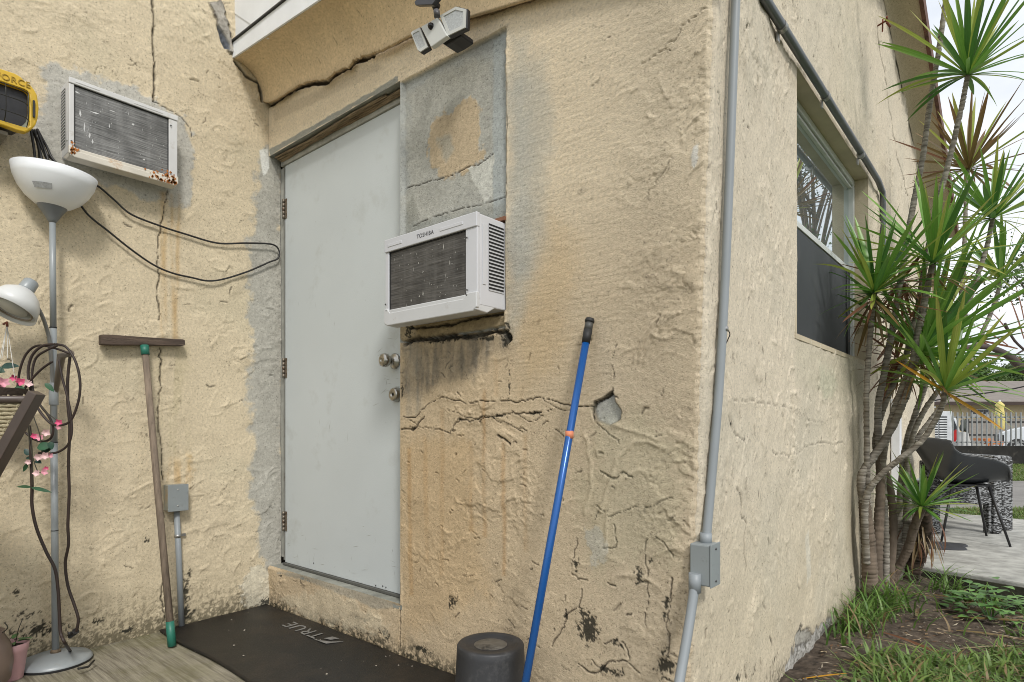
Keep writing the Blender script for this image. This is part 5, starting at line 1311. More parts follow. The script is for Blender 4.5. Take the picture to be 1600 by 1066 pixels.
# ================================================================== POTS
pp_ = onZ(16, 1061, 0)
pot = thing("flower_pot", pp_, "small pink plastic flower pot with a seedling, beside the lamp base", "flower pot")
MB().lathe([(0, 0), (.036, 0), (.038, .004), (.050, .10), (.053, .104), (.055, .128), (.053, .130), (.050, .112), (0, .112)], pp_, None, 32).build("pot", mat("pink_plastic", (.55, .33, .34), .5, var=.06, dirt=((.30, .20, .16), 10, .58, .8)), pot)
MB().lathe([(0, .115), (.03, .118), (.0505, .113)], pp_, None, 20).build("potting_soil", soil_m if False else mat("potting_soil", (.03, .022, .016), .95, bump=1, bscale=90), pot)
gl_ = mat("seedling_green", (.07, .16, .05), .5, var=.3, vscale=30)
for k in range(9):
    a = random.uniform(0, 6.28); b0 = pp_ + Vector((.02 * math.cos(a), .02 * math.sin(a), .125 + .02 * random.random()))
    V_, F_ = leafshape(b0, (math.cos(a), math.sin(a), .6), (0, 0, 1), .035 + .02 * random.random(), .011, .2, .4); MB().add(V_, F_, True).build("leaf", gl_, pot)
MB().tube([pp_ + Vector((.01, .01, .11)), pp_ + Vector((.02, .02, .18)), pp_ + Vector((.035, .03, .22))], .0015, 5).build("stem", stm, pot)
vp = onZ(-22, 1078, 0)
vase = MB().lathe([(0, 0), (.045, 0), (.068, .03), (.076, .09), (.068, .15), (.050, .185), (.052, .20), (.047, .20), (.040, .18), (0, .16)], vp, None, 36)
vs_o = vase.build("brown_vase", mat("brown_glazed_clay", (.17, .125, .10), .35, var=.15), None, label="round brown clay vase cut off by the left edge, left of the pink pot", category="vase")
tw = MB().tube(spline([vp + Vector((.02, .02, .18)), atd(2, 990, 2.1), atd(12, 981, 2.1), atd(7, 973, 2.1)], 4), .002, 5)
tw.build("dry_twig", stm, None, label="thin dry twig standing out of the brown vase", category="twig")

# ================================================================== SQUEEGEE, BLUE POLE, BUCKET, MAT
oldw = mat("grey_weathered_wood", (.20, .155, .115), .85, var=.35, vscale=5, stretch=(14, 14, 1), bump=.6, bscale=40, dirt=((.08, .06, .045), 9, .55, .72))
oldw2 = mat("dark_weathered_wood", (.085, .060, .045), .85, var=.4, vscale=6, stretch=(14, 1.2, 14), bump=.7, bscale=40, dirt=((.16, .12, .09), 9, .55, .72))
greenp = mat("green_plastic", (.02, .15, .105), .45, var=.15, vscale=15, dirt=((.04, .05, .04), 16, .6, .75))
pm = onX(226, 542, XA + .045); hb1 = onZ(269, 1012, 0)
br_ = thing("wooden_push_broom", Vector((hb1.x, hb1.y, 0)), "wooden T-headed floor squeegee standing head-up against the left wall with green ferrules", "squeegee")
w1, w2 = onX(156, 531, XA + .03), onX(287, 536, XA + .03)
hd = MB(); dv = (w2 - w1); U_ = dv.normalized()
sec_ = []
for t, hh in ((0, .020), (.12, .0215), (.45, .0175), (.8, .0155), (.97, .0145), (1, .011)):
    c_ = w1 + dv * t; sec_.append((c_, hh))
V_ = []; 
for c_, hh in sec_:
    V_ += [c_ + Vector((-.018, 0, -hh)), c_ + Vector((.018, 0, -hh)), c_ + Vector((.018, 0, hh)), c_ + Vector((-.018, 0, hh))]
F_ = [(0, 1, 2, 3), tuple(range(len(V_) - 4, len(V_)))]
for k in range(len(sec_) - 1):
    for a in range(4): F_.append((4 * k + a, 4 * k + (a + 1) % 4, 4 * k + 4 + (a + 1) % 4, 4 * k + 4 + a))
hd.add(V_, F_); hd.build("head", oldw2, br_, bevel=.003)
MB().tube([pm, pm.lerp(hb1, .5), hb1 + Vector((0, 0, .012))], [.0125, .0135, .0140], 14).build("handle", oldw, br_)
dn = (hb1 - pm).normalized()
MB().tube([pm - dn * .006, pm + dn * .035], .0165, 14).build("ferrule", greenp, br_)
MB().tube([hb1 - dn * .105 + Vector((0, 0, .002)), hb1 - dn * .004 + Vector((0, 0, .002))], [.0160, .0165], 14).build("ferrule", greenp, br_)

bt, bb = onY(922, 498, YB - .022), Vector((-1.045, 1.22, 0.0))
bp0 = thing("extension_pole", bb, "bright blue metal extension pole with black grip leaning against the cracked wall", "pole")
blue = mat("blue_enamel", (.010, .095, .34), .25, metal=.25, var=.08, vscale=5, spec=.7, dirt=((.04, .10, .22), 25, .66, .8))
lp_ = lambda t: bt.lerp(bb, t)
MB().tube([lp_(.055), lp_(.5), lp_(1)], .0112, 16).build("shaft", blue, bp0)
MB().tube([lp_(.028), lp_(.06)], [.0135, .0125], 16).tube([lp_(.0), lp_(.006), lp_(.010)], [.0125, .0150, .0135], 16).build("grip", mat("black_rubber", (.018, .018, .018), .6), bp0)
MB().tube([lp_(.008), lp_(.03)], [.0122, .0128], 16).build("grip_collar", mat("dark_grey_grip", (.06, .06, .055), .5), bp0)
tq = onY(896, 679, 1.40); tq = min((lp_(k / 200) for k in range(200)), key=lambda p: abs(((p - Vector((0, 0, CAMZ))).z / (p.dot(FW))) - (667 - 679) / FPX))
MB().tube([tq + Vector((0, 0, .012)), tq - Vector((0, 0, .010))], .0122, 16).build("price_sticker", mat("orange_sticker", (.62, .22, .12), .6), bp0)

bk = Vector((-1.275, 1.395, .0))
bucket = thing("bucket", bk, "black plastic bucket turned upside down on the ground between the mat and the blue pole", "bucket")
bkm = mat("scuffed_black_plastic", (.028, .029, .032), .5, var=.3, vscale=6, bump=.2, bscale=60, dirt=((.10, .10, .10), 9, .56, .8))
MB().lathe([(.119, 0), (.122, .004), (.121, .024), (.116, .027), (.114, .032), (.1055, .210), (.1045, .2295), (.101, .2345), (.094, .2355), (.080, .2350), (.076, .2300), (0, .2300)], bk, None, 56).build("body", bkm, bucket)
MB().lathe([(0, .0), (.050, .0), (.052, -.0012)], bk + Vector((.0, -.0, .2318)), None, 32).build("base_disc", mat("dusty_wet_disc", (.10, .095, .085), .35, var=.5, vscale=20, dirt=((.02, .02, .02), 12, .5, .62)), bucket)
ang = math.radians(200)
MB().tube([bk + Vector((.126 * math.cos(a), .126 * math.sin(a), .030 + .03 * math.sin((a - ang) * .9))) for a in np.linspace(ang, ang + math.pi, 24)], .003, 6).build("handle", MATS["galvanised"], bucket)

rub = mat("dirty_black_rubber", (.007, .0065, .006), .5, var=.35, vscale=5, bump=.4, bscale=150, dirt=((.030, .022, .015), 3.2, .48, .75))
mt_ = thing("rubber_mat", (-2.2, 1.27, 0), "dirty black rubber mat on the concrete under the grey door, printed TRUE", "mat")
nxm, nym = 90, 40; mv, mf = [], []
for iy in range(nym + 1):
    for ix in range(nxm + 1):
        x = XA + .012 + (1.43) * ix / nxm; y = 1.025 + .493 * iy / nym - .006 * math.sin(ix * .13) * (1 - iy / nym)
        z = .0075 + .004 * float(perlin(np.array(x * 3), np.array(y * 4), 4)) + .006 * (iy / nym) ** 6
        mv.append((x, y, max(z, .005)))
for iy in range(nym):
    for ix in range(nxm):
        a = iy * (nxm + 1) + ix; mf.append((a, a + 1, a + nxm + 2, a + nxm + 1))
mo = MB().add(mv, mf, True).build("sheet", rub, mt_); s__ = mo.modifiers.new("thick", 'SOLIDIFY'); s__.thickness = .006; s__.offset = -1
prt = mat("worn_white_print", (.17, .165, .155), .6, var=.3, vscale=30, dirt=((.10, .09, .08), 22, .62, .8))
e0, e1 = onZ(449, 968, .014), onZ(511, 986, .014); ctr = (e0 + e1) / 2
Mt = Matrix.Translation(Vector((ctr.x + .06, 1.432, .0185))) @ Matrix.Rotation(math.pi, 4, 'Z')
lt = lettering("TRUE", .115, .0006, Mt @ Matrix.Diagonal((.92, .78, 1, 1)), prt, mt_)
g0 = onZ(513, 984, .0155).x + .055
yy_ = 1.432
MB().prism([(g0 + .012, yy_ - .038, .0182), (g0 + .095, yy_ - .034, .0182), (g0 + .130, yy_ + .026, .0182), (g0 + .085, yy_ - .012, .0182)], (0, 0, .0010)).build("logo", prt, mt_)
MB().prism([(g0 + .035, yy_ - .005, .0182), (g0 + .070, yy_ + .004, .0182), (g0 + .085, yy_ + .036, .0182), (g0 + .045, yy_ + .030, .0182)], (0, 0, .0010)).build("logo", prt, mt_)
deb = MB()
for k in range(70):
    x = random.uniform(-2.9, -1.2); y = 1.50 - abs(random.gauss(0, .06)) if random.random() < .6 else random.uniform(1.05, 1.5); r = random.uniform(.0015, .004)
    z = .014 if x < -1.5 else .002
    deb.add([(x - r, y - r, z), (x + r, y - r * .8, z), (x + r * .8, y + r, z), (x - r, y + r, z), (x, y, z + r)], [(0, 1, 4), (1, 2, 4), (2, 3, 4), (3, 0, 4)])
deb.build("plaster_crumbs", mat("plaster_crumb", (.30, .27, .22), .9), kind='stuff')

# ================================================================== DRACAENAS
def leaf_mesh(nm, curve, m_, tw=0.0, wr=.062):
    V_, F_ = [], []; n_ = 7
    for k in range(n_ + 1):
        t = k / n_; w_ = wr * (.55 + 1.3 * t - 0.2 * t * t) * (1 - t ** 2.2) if k else wr * .5
        w_ *= .62
        x = t; z = -curve * t * t; a = tw * t
        c_ = Vector((x * (1 - .25 * curve * t), 0, z)); s_ = Vector((0, math.cos(a), math.sin(a))); up = Vector((0, -math.sin(a), math.cos(a)))
        V_ += [c_ - s_ * w_ + up * w_ * .35, c_, c_ + s_ * w_ + up * w_ * .35]
    for k in range(n_):
        a = 3 * k; F_ += [(a, a + 1, a + 4, a + 3), (a + 1, a + 2, a + 5, a + 4)]
    me = bpy.data.meshes.new(nm); me.from_pydata([tuple(v) for v in V_], [], F_); me.materials.append(m_)
    me.polygons.foreach_set("use_smooth", [True] * len(F_))
    return me
def leafmat(nm, col_, tip):
    m = bpy.data.materials.new(nm); m.use_nodes = True; global n; n = m.node_tree; b = n.nodes["Principled BSDF"]; b.inputs['Roughness'].default_value = .38; b.inputs['Specular IOR Level'].default_value = .5
    tcn = n.nodes.new("ShaderNodeTexCoord"); sx = n.nodes.new("ShaderNodeSeparateXYZ"); n.links.new(tcn.outputs['Object'], sx.inputs[0])
    c_ = nramp(sx.outputs[0], .55, col_, 1.0, tip)
    mp2 = n.nodes.new("ShaderNodeMapping"); mp2.inputs['Scale'].default_value = (1.5, 90, 1); n.links.new(tcn.outputs['Object'], mp2.inputs[0])
    v = nramp(nnoise(1, mp2.outputs[0], 4), .4, (0, 0, 0), .75, (.55, .55, .55))
    c_ = nmix(v, c_, tuple(min(1, q_ * 1.9) for q_ in col_)); n.links.new(c_, b.inputs['Base Color'])
    tr = n.nodes.new("ShaderNodeBsdfTranslucent"); n.links.new(c_, tr.inputs['Color']); mxn = n.nodes.new("ShaderNodeMixShader"); mxn.inputs[0].default_value = .28
    n.links.new(b.outputs[0], mxn.inputs[1]); n.links.new(tr.outputs[0], mxn.inputs[2]); n.links.new(mxn.outputs[0], n.nodes["Material Output"].inputs[0])
    return m
LG = leafmat("leaf_green", (.14, .29, .05), (.20, .28, .06)); LD = leafmat("leaf_dark_green", (.065, .17, .035), (.11, .17, .04)); LY = leafmat("leaf_yellow_green", (.30, .38, .07), (.33, .27, .08))
LB = leafmat("leaf_brownish", (.17, .12, .045), (.16, .06, .03)); LR = leafmat("leaf_dead_red", (.17, .075, .040), (.12, .05, .03)); LO = leafmat("leaf_orange", (.55, .28, .02), (.45, .20, .03)); LT = leafmat("leaf_tan", (.30, .22, .13), (.22, .15, .09))
LM = {}
for key, m_ in (('G', LG), ('D', LD), ('Y', LY), ('B', LB), ('R', LR), ('O', LO), ('T', LT)):
    LM[key] = [leaf_mesh("leaf", c_, m_, t_, w_) for c_, t_, w_ in ((.0, .1, .056), (.04, -.35, .054), (.12, .5, .050), (.28, .8, .046))]
    LM[key + 'n'] = [leaf_mesh("leaf", c_, m_, t_, .036) for c_, t_ in ((.02, .3), (.10, .6), (.22, -.7), (.40, .9))]
bark = bpy.data.materials.new("ringed_bark"); bark.use_nodes = True
n = bark.node_tree; b = n.nodes["Principled BSDF"]; b.inputs['Roughness'].default_value = .85
tcn = n.nodes.new("ShaderNodeTexCoord"); mp2 = n.nodes.new("ShaderNodeMapping"); mp2.inputs['Scale'].default_value = (9, 9, 95); n.links.new(tcn.outputs['Object'], mp2.inputs[0])
f1 = nnoise(1, mp2.outputs[0], 5, .6)
c_ = nramp(f1, .36, (.10, .085, .068), .62, (.36, .33, .28))
f2 = nramp(nnoise(9, tcn.outputs['Object'], 5), .5, (0, 0, 0), .72, (.6, .6, .6)); c_ = nmix(f2, c_, (.11, .085, .05)); n.links.new(c_, b.inputs['Base Color'])
bp = n.nodes.new("ShaderNodeBump"); bp.inputs['Strength'].default_value = .9; bp.inputs['Distance'].default_value = .004; n.links.new(f1, bp.inputs['Height']); n.links.new(bp.outputs[0], b.inputs['Normal'])
bark2 = mat("old_smooth_bark", (.15, .115, .085), .9, var=.35, vscale=14, stretch=(1, 1, .35), bump=.9, bscale=45, dirt=((.07, .05, .035), 18, .56, .72))

def crown(parent, P, axis, R, n_, keys, pmin=6, pmax=108, kk=4, wall=True, lenj=.25):
    n_ = int(n_ * 1.3)
    axis = Vector(axis).normalized(); u = axis.orthogonal().normalized(); v = axis.cross(u); inv = wmat(parent).inverted(); ph0 = random.uniform(0, 6.28)
    for i in range(n_):
        t = (i + .5) / n_; pol = math.radians(pmin + (pmax - pmin) * t ** .85 + random.uniform(-7, 7)); az = ph0 + i * 2.39996 + random.uniform(-.25, .25)
        d_ = axis * math.cos(pol) + (u * math.cos(az) + v * math.sin(az)) * math.sin(pol)
        L = R * (.72 + .38 * math.sin(math.pi * min(1, .25 + t * .8))) * random.uniform(1 - lenj, 1.06)
        if wall:
            tip = P + d_ * L; lim = -.605
            if tip.x < lim: d_.x = (lim - P.x) / L; d_.normalize()
        nr = axis - d_ * axis.dot(d_)
        if nr.length < .05: nr = u
        nr.normalize(); yv = nr.cross(d_).normalized(); nr = d_.cross(yv)
        key = random.choice(keys) if not isinstance(keys, dict) else random.choices(list(keys), list(keys.values()))[0]
        me = random.choice(LM[key][:2] if t < .5 else LM[key])
        o = bpy.data.objects.new("leaf", me); C.objects.link(o); o.parent = parent
        Mx = Matrix((d_, yv, nr)).transposed().to_4x4()
        o.matrix_local = inv @ Matrix.Translation(P + d_ * .008) @ Mx @ Matrix.Diagonal((L, L * random.uniform(.85, 1.15) * (.40 / max(L, .2)) ** .4, L, 1))
def stem(parent, pts, r0, r1, m_=None, n_=8, jit=.0012):
    P = spline([atd(*p) for p in pts], n_); N2 = len(P)
    # finer resample so that the growth rings are real relief
    Q, rs = [], []
    for i in range(N2 - 1):
        for k in range(3):
            Q.append(P[i].lerp(P[i + 1], k / 3))
    Q.append(P[-1])
    for i in range(len(Q)): rs.append((r0 + (r1 - r0) * i / len(Q)) * (1 + .05 * math.sin(i * 2.1) + random.uniform(-.05, .05)))
    Q = [q + Vector((random.uniform(-1, 1), random.uniform(-1, 1), 0)) * jit for q in Q]
    MB().tube(Q, rs, 10).build("trunk", m_ or bark, parent)
    return Q[-1], (Q[-1] - Q[-6]).normalized()
GRN = {'G': 5, 'D': 2.5, 'Y': 2, 'Gn': 1.5, 'Yn': 1.5}; UPV = Vector((0, 0, 1))
def plant(lab_, base, g="dracaena canes growing beside the wall"):
    p = atd(*base); p.z = float(ground_z(p.x, p.y))
    return thing("dracaena_plant", p, lab_, "plant", g)
# 1 leftmost trunk: forks low; tall thin grey cane runs out of the picture, short one carries the leftmost crown
d1 = plant("leftmost dracaena, knotty forked trunk against the wall, green crown over the window", (1360, 935, 3.0))
stem(d1, [(1361, 945, 3.0), (1359, 900, 3.0), (1357, 850, 3.0), (1352, 800, 2.98), (1350, 770, 2.97)], .040, .024, bark2)
e, ax_ = stem(d1, [(1357, 790, 2.97), (1355, 735, 2.95), (1354, 670, 2.93), (1354, 611, 2.9), (1357, 560, 2.87), (1361, 510, 2.82), (1366, 458, 2.78)], .013, .0115)
crown(d1, e, ax_ + UPV * .4 + RT * .1, .40, 40, GRN, 6, 112)
crown(d1, e - UPV * .03, UPV, .30, 16, ('R', 'Rn', 'Bn', 'Tn'), 95, 145)
e4, ax4 = stem(d1, [(1350, 785, 2.97), (1346, 745, 2.96), (1366, 712, 2.95), (1393, 670, 2.93), (1409, 634, 2.9), (1421, 601, 2.87), (1432, 533, 2.82), (1445, 470, 2.77), (1458, 412, 2.70)], .020, .0125)
crown(d1, e4, ax4 * .5 + UPV, .43, 42, GRN, 5, 105)
crown(d1, e4 - UPV * .04, UPV, .26, 10, ('Tn', 'Bn', 'Rn'), 95, 140)
# 2
d2 = plant("slim grey dracaena cane crossing the roof edge and leaving the photo at the top", (1374, 930, 3.05))
stem(d2, [(1372, 940, 3.05), (1370, 880, 3.05), (1373, 820, 3.05), (1376, 760, 3.05), (1374, 700, 3.05)], .029, .019, bark2)
e, ax_ = stem(d2, [(1374, 705, 3.05), (1372, 640, 3.04), (1380, 591, 3.02), (1391, 533, 3.0), (1402, 470, 3.0), (1413, 400, 2.98), (1425, 330, 2.96), (1441, 250, 2.93), (1452, 170, 2.9), (1465, 90, 2.86), (1478, 0, 2.8), (1486, -80, 2.77)], .017, .0100)
crown(d2, e, UPV, .34, 24, GRN, 5, 80, wall=False)
crown(d2, atd(1408, 440, 3.02), UPV, .32, 24, ('R', 'Rn', 'Bn', 'Tn', 'Rn'), 60, 150)
# 3 tall one with the top crown
d3 = plant("tall dracaena whose green crown stands against the sky at the top right", (1395, 925, 3.15))
stem(d3, [(1388, 935, 3.15), (1392, 880, 3.15), (1396, 820, 3.15), (1390, 760, 3.12), (1376, 720, 3.1)], .022, .017, bark2)
e, ax_ = stem(d3, [(1372, 715, 3.1), (1368, 690, 3.1), (1376, 650, 3.08), (1397, 597, 3.06), (1417, 552, 3.04), (1434, 480, 3.0), (1448, 400, 2.95), (1462, 330, 2.88), (1478, 270, 2.82), (1494, 205, 2.76), (1504, 160, 2.72), (1512, 118, 2.68)], .016, .0100)
crown(d3, e, ax_ * .4 + UPV, .42, 40, GRN, 5, 102, wall=False)
# 4 grey cane leaving through the top edge
d4 = plant("dracaena cane deep in the clump, skirted with dead reddish-brown leaves", (1400, 930, 3.25))
e, ax_ = stem(d4, [(1398, 935, 3.25), (1404, 860, 3.25), (1406, 780, 3.22), (1415, 699, 3.2), (1432, 642, 3.2), (1446, 600, 3.2), (1455, 550, 3.2), (1460, 500, 3.2)], .018, .012)
crown(d4, e, UPV, .38, 26, GRN, 5, 90, wall=False)
crown(d4, atd(1420, 500, 3.2), UPV, .36, 30, ('R', 'Rn', 'Bn', 'Tn', 'Rn'), 70, 150)
crown(d4, atd(1402, 560, 3.14), UPV, .30, 30, ('Rn', 'Rn', 'Bn', 'R'), 60, 160)
# 5 leaning cane to the right with two crowns
d5 = plant("dracaena leaning right, its canes ending in crowns at the right edge", (1420, 915, 3.3))
stem(d5, [(1398, 925, 3.25), (1408, 870, 3.25), (1418, 800, 3.22), (1414, 760, 3.2)], .026, .018)
e, ax_ = stem(d5, [(1414, 770, 3.2), (1424, 690, 3.15), (1444, 642, 3.12), (1469, 605, 3.08), (1490, 555, 3.04), (1508, 490, 3.0), (1528, 430, 2.96), (1542, 385, 2.94), (1551, 342, 2.9)], .0135, .0100)
crown(d5, e, ax_ * .4 + UPV, .38, 34, GRN, 8, 105, wall=False)
e, ax_ = stem(d5, [(1428, 690, 3.2), (1455, 655, 3.2), (1490, 610, 3.2), (1515, 565, 3.2), (1537, 515, 3.2), (1554, 475, 3.2), (1564, 436, 3.2)], .012, .0095)
crown(d5, e, ax_ * .4 + UPV, .34, 30, GRN, 5, 100, wall=False)
e, ax_ = stem(d5, [(1478, 620, 3.1), (1492, 540, 3.2), (1505, 430, 3.3), (1508, 340, 3.35), (1513, 265, 3.4)], .013, .010)
crown(d5, e, UPV, .42, 44, {'B': 4, 'Y': 2, 'Bn': 3, 'R': 1}, 5, 110, wall=False)
# 6 big right-sweeping crown low in the middle
d6 = plant("dracaena in the clump whose long leaves sweep right at window height", (1385, 925, 3.15))
e, ax_ = stem(d6, [(1384, 930, 3.1), (1384, 840, 3.1), (1379, 740, 3.05), (1384, 690, 3.0), (1398, 640, 2.95), (1412, 600, 2.9), (1426, 570, 2.85), (1438, 552, 2.82)], .017, .0145)
crown(d6, e, RT * .75 + UPV, .56, 46, {'G': 5, 'D': 3, 'Y': 2.5, 'Gn': 2}, 5, 100)
crown(d6, e - UPV * .05, UPV, .30, 14, ('Tn', 'Bn', 'Rn'), 80, 150)
# 7 low crown with the orange leaves
d7 = plant("dracaena with slender cane bending right, low green crown with two orange leaves", (1350, 880, 2.95))
e, ax_ = stem(d7, [(1354, 880, 2.98), (1351, 810, 2.95), (1356, 770, 2.92), (1377, 742, 2.87), (1405, 718, 2.82), (1440, 689, 2.78), (1463, 654, 2.74), (1474, 628, 2.7), (1475, 612, 2.68)], .0165, .0100)
crown(d7, e, RT * .4 + UPV, .42, 34, {'G': 4, 'D': 2, 'Y': 3}, 5, 92, wall=False)
for (dv, L) in ((RT * .80 + UPV * -.50, .34), (RT * -.75 + UPV * .50, .26)):
    o = bpy.data.objects.new("leaf", LM['O'][1]); C.objects.link(o); o.parent = d7; dv = dv.normalized(); yv = (-FW).cross(dv).normalized(); nr = dv.cross(yv)
    o.matrix_local = wmat(d7).inverted() @ Matrix.Translation(e) @ Matrix((dv, yv, nr)).transposed().to_4x4() @ Matrix.Diagonal((L, L * .8, L, 1)); o['label'] = "bright orange-yellow dying leaf"
# 8 low shaggy stump
d8 = plant("short shaggy dracaena stump with a low spiky green crown beside the patio slab", (1425, 905, 3.3))
stem(d8, [(1385, 930, 3.2), (1400, 895, 3.2), (1418, 860, 3.15), (1428, 825, 3.1), (1440, 795, 3.05)], .022, .020, bark2)
e, ax_ = stem(d8, [(1418, 905, 3.3), (1432, 870, 3.25), (1444, 835, 3.2), (1444, 800, 3.1)], .050, .030, mat("shaggy_brown", (.07, .048, .034), .95, var=.5, vscale=30, bump=1, bscale=60))
crown(d8, atd(1440, 792, 3.03), UPV, .28, 46, {'G': 4, 'D': 2, 'Y': 1.5}, 10, 110)
for k in range(46):
    a = random.uniform(0, 6.28); P = atd(1442 + random.uniform(-18, 18), random.uniform(805, 850), 3.18) + Vector((math.cos(a), math.sin(a), 0)) * .04
    o = bpy.data.objects.new("leaf", random.choice(LM['Rn'] + LM['Bn'] + LM['Tn'])); C.objects.link(o); o.parent = d8
    dv = (Vector((math.cos(a), math.sin(a), -1.6 - random.random()))).normalized(); yv = Vector((-math.sin(a), math.cos(a), 0)); nr = dv.cross(yv).normalized(); L = random.uniform(.10, .2)
    o.matrix_local = wmat(d8).inverted() @ Matrix.Translation(P) @ Matrix((dv, yv, nr)).transposed().to_4x4() @ Matrix.Diagonal((L, L * 1.3, L, 1))

# fallen dry leaves on the soil
lit = []
for k in range(64):
    if k < 40: x, y = random.uniform(-.55, .45), random.uniform(2.3, 3.7)
    else: x, y = random.uniform(-.3, .6), random.uniform(3.0, 3.8)
    a = random.gauss(.5, .6); L = random.uniform(.08, .38)
    me = random.choice(LM['Tn'][:3] + LM['T'][:2] + LM['Rn'][:2] + LM['Bn'][:2])
    o = bpy.data.objects.new("dry_leaf", me); C.objects.link(o)
    o.location = (x, y, float(ground_z(x, y)) + .008 + .004 * random.random()); o.rotation_euler = (random.uniform(-.3, .3), random.uniform(-.06, .0), a); o.scale = (L, L * .9, L)
    if x + L * math.cos(a) < -.64: o.rotation_euler.z = .3
    cw_ = {LT: 'pale tan', LR: 'reddish brown', LB: 'olive brown'}[me.materials[0]]; wh_ = 'near the side wall' if x < -.25 else ('close to the patio slab' if y > 3.2 else 'out on the open soil'); nw_ = 'slender ' if me in LM['Tn'] + LM['Rn'] + LM['Bn'] else 'broad '
    tag(o, "fallen %s%s dry leaf lying %s" % (nw_, cw_, wh_), "dry leaf", "%s dry leaves %s" % (nw_ + cw_, wh_))
o = bpy.data.objects.new("dry_leaf", LM['O'][0]); C.objects.link(o); pz = onZ(1250, 1064, .01); o.location = pz + Vector((.01, 0, .01)); o.rotation_euler = (0, -.15, .65); o.scale = (.16, .16, .16)
tag(o, "short yellow-orange fallen leaf lying at the foot of the side wall", "dry leaf")

# broad-leaved weed
wd = atd(1545, 1000, 2.78); wd.z = float(ground_z(wd.x, wd.y))
weed = thing("broadleaf_weed", wd, "bushy light green broad-leaved weed in front of the patio slab", "weed")
wg = [mat("weed_leaf_%s" % a, c_, .5, var=.3, vscale=20) for a, c_ in (("light", (.13, .26, .06)), ("mid", (.08, .18, .04)))]
for k in range(95):
    a = random.uniform(0, 6.28); r = .14 * math.sqrt(random.random()); h = .03 + .20 * random.random() * (1 - r / .2)
    b0 = wd + RT * r * math.cos(a) * 1.15 + FW * r * math.sin(a) + UPV * h
    V_, F_ = leafshape(b0, (math.cos(a), math.sin(a), .4), (0, 0, 1), random.uniform(.035, .06), random.uniform(.018, .028), .15, .35, 5)
    MB().add(V_, F_, True).build("leaf", random.choice(wg), weed)
for k in range(12):
    a = random.uniform(0, 6.28); r = random.uniform(.03, .11); MB().tube([wd, wd + Vector((r * .5 * math.cos(a), r * .5 * math.sin(a), .05)), wd + Vector((r * math.cos(a), r * math.sin(a), .09))], .002, 5).build("stem", gl_, weed)
wd2 = atd(1596, 975, 3.0); wd2.z = float(ground_z(wd2.x, wd2.y)); weed2 = thing("broadleaf_weed", wd2, "smaller dark green weed at the right edge in front of the patio slab", "weed")
for k in range(30):
    a = random.uniform(0, 6.28); r = .09 * math.sqrt(random.random())
    V_, F_ = leafshape(wd2 + Vector((r * math.cos(a), r * math.sin(a), .02 + .06 * random.random())), (math.cos(a), math.sin(a), .4), (0, 0, 1), .035, .012, .15, .35, 5)
    MB().add(V_, F_, True).build("leaf", random.choice(wg), weed2)

# ================================================================== PATIO FURNITURE
SLZ = .129
cp = FR(1507, 4.2, SLZ); Fd = (RT * .93 - FW * .36).normalized(); Sd = Vector((-Fd.y, Fd.x, 0))
pch = thing("patio_chair", cp, "black moulded bucket chair with thin legs on the patio slab", "chair")
shellm = mat("black_shell_plastic", (.030, .034, .040), .32, var=.1, spec=.6)
prof = [(.245, .415), (.20, .425), (.10, .405), (0, .395), (-.10, .40), (-.17, .43), (-.22, .49), (-.26, .56), (-.30, .62), (-.335, .67), (-.36, .70)]
rise = [.02, .10, .165, .195, .20, .20, .17, .125, .07, .03, .0]; hwid = [.20, .235, .25, .255, .26, .262, .258, .245, .22, .18, .12]; wrap = [-.03, -.01, 0, 0, .02, .04, .08, .11, .12, .10, .07]
Pp = spline([Vector((a, b_, 0)) for a, b_ in prof], 4); ip = lambda arr, t: float(np.interp(t, np.linspace(0, 1, len(arr)), arr))
V_, F_ = [], []; ns = 21
for i, p in enumerate(Pp):
    t = i / (len(Pp) - 1)
    for k in range(ns):
        s_ = -1 + 2 * k / (ns - 1); e_ = abs(s_) ** 3.2
        V_.append(cp + Fd * (p.x + ip(wrap, t) * e_) * .92 + Sd * (.92 * ip(hwid, t) * (s_ * (1 + .0 * e_))) + UPV * (p.y - 0 + ip(rise, t) * e_))
for i in range(len(Pp) - 1):
    for k in range(ns - 1):
        a = i * ns + k; F_.append((a, a + 1, a + ns + 1, a + ns))
so_ = MB().add(V_, F_, True).build("shell", shellm, pch); q_ = so_.modifiers.new("t", 'SOLIDIFY'); q_.thickness = .008; so_.modifiers.new("s", 'SUBSURF').levels = 1
edge_pts = [V_[i * ns] for i in range(len(Pp))]; edge_pts2 = [V_[i * ns + ns - 1] for i in range(len(Pp))]
for ep_ in (edge_pts, edge_pts2): MB().tube(ep_, .0055, 6).build("rim", mat("shell_rim", (.07, .075, .08), .3), pch)
for (f, s_) in ((1, 1), (1, -1), (-1, 1), (-1, -1)):
    MB().tube([cp + Fd * .10 * f + Sd * .12 * s_ + UPV * .39, cp + Fd * .19 * f + Sd * .21 * s_], [.010, .007], 8).build("leg", blackp, pch)
MB().box(cp + UPV * .385, (.24, .26, .012), Matrix((Fd, Sd, UPV)).transposed()).build("seat_plate", blackp, pch)

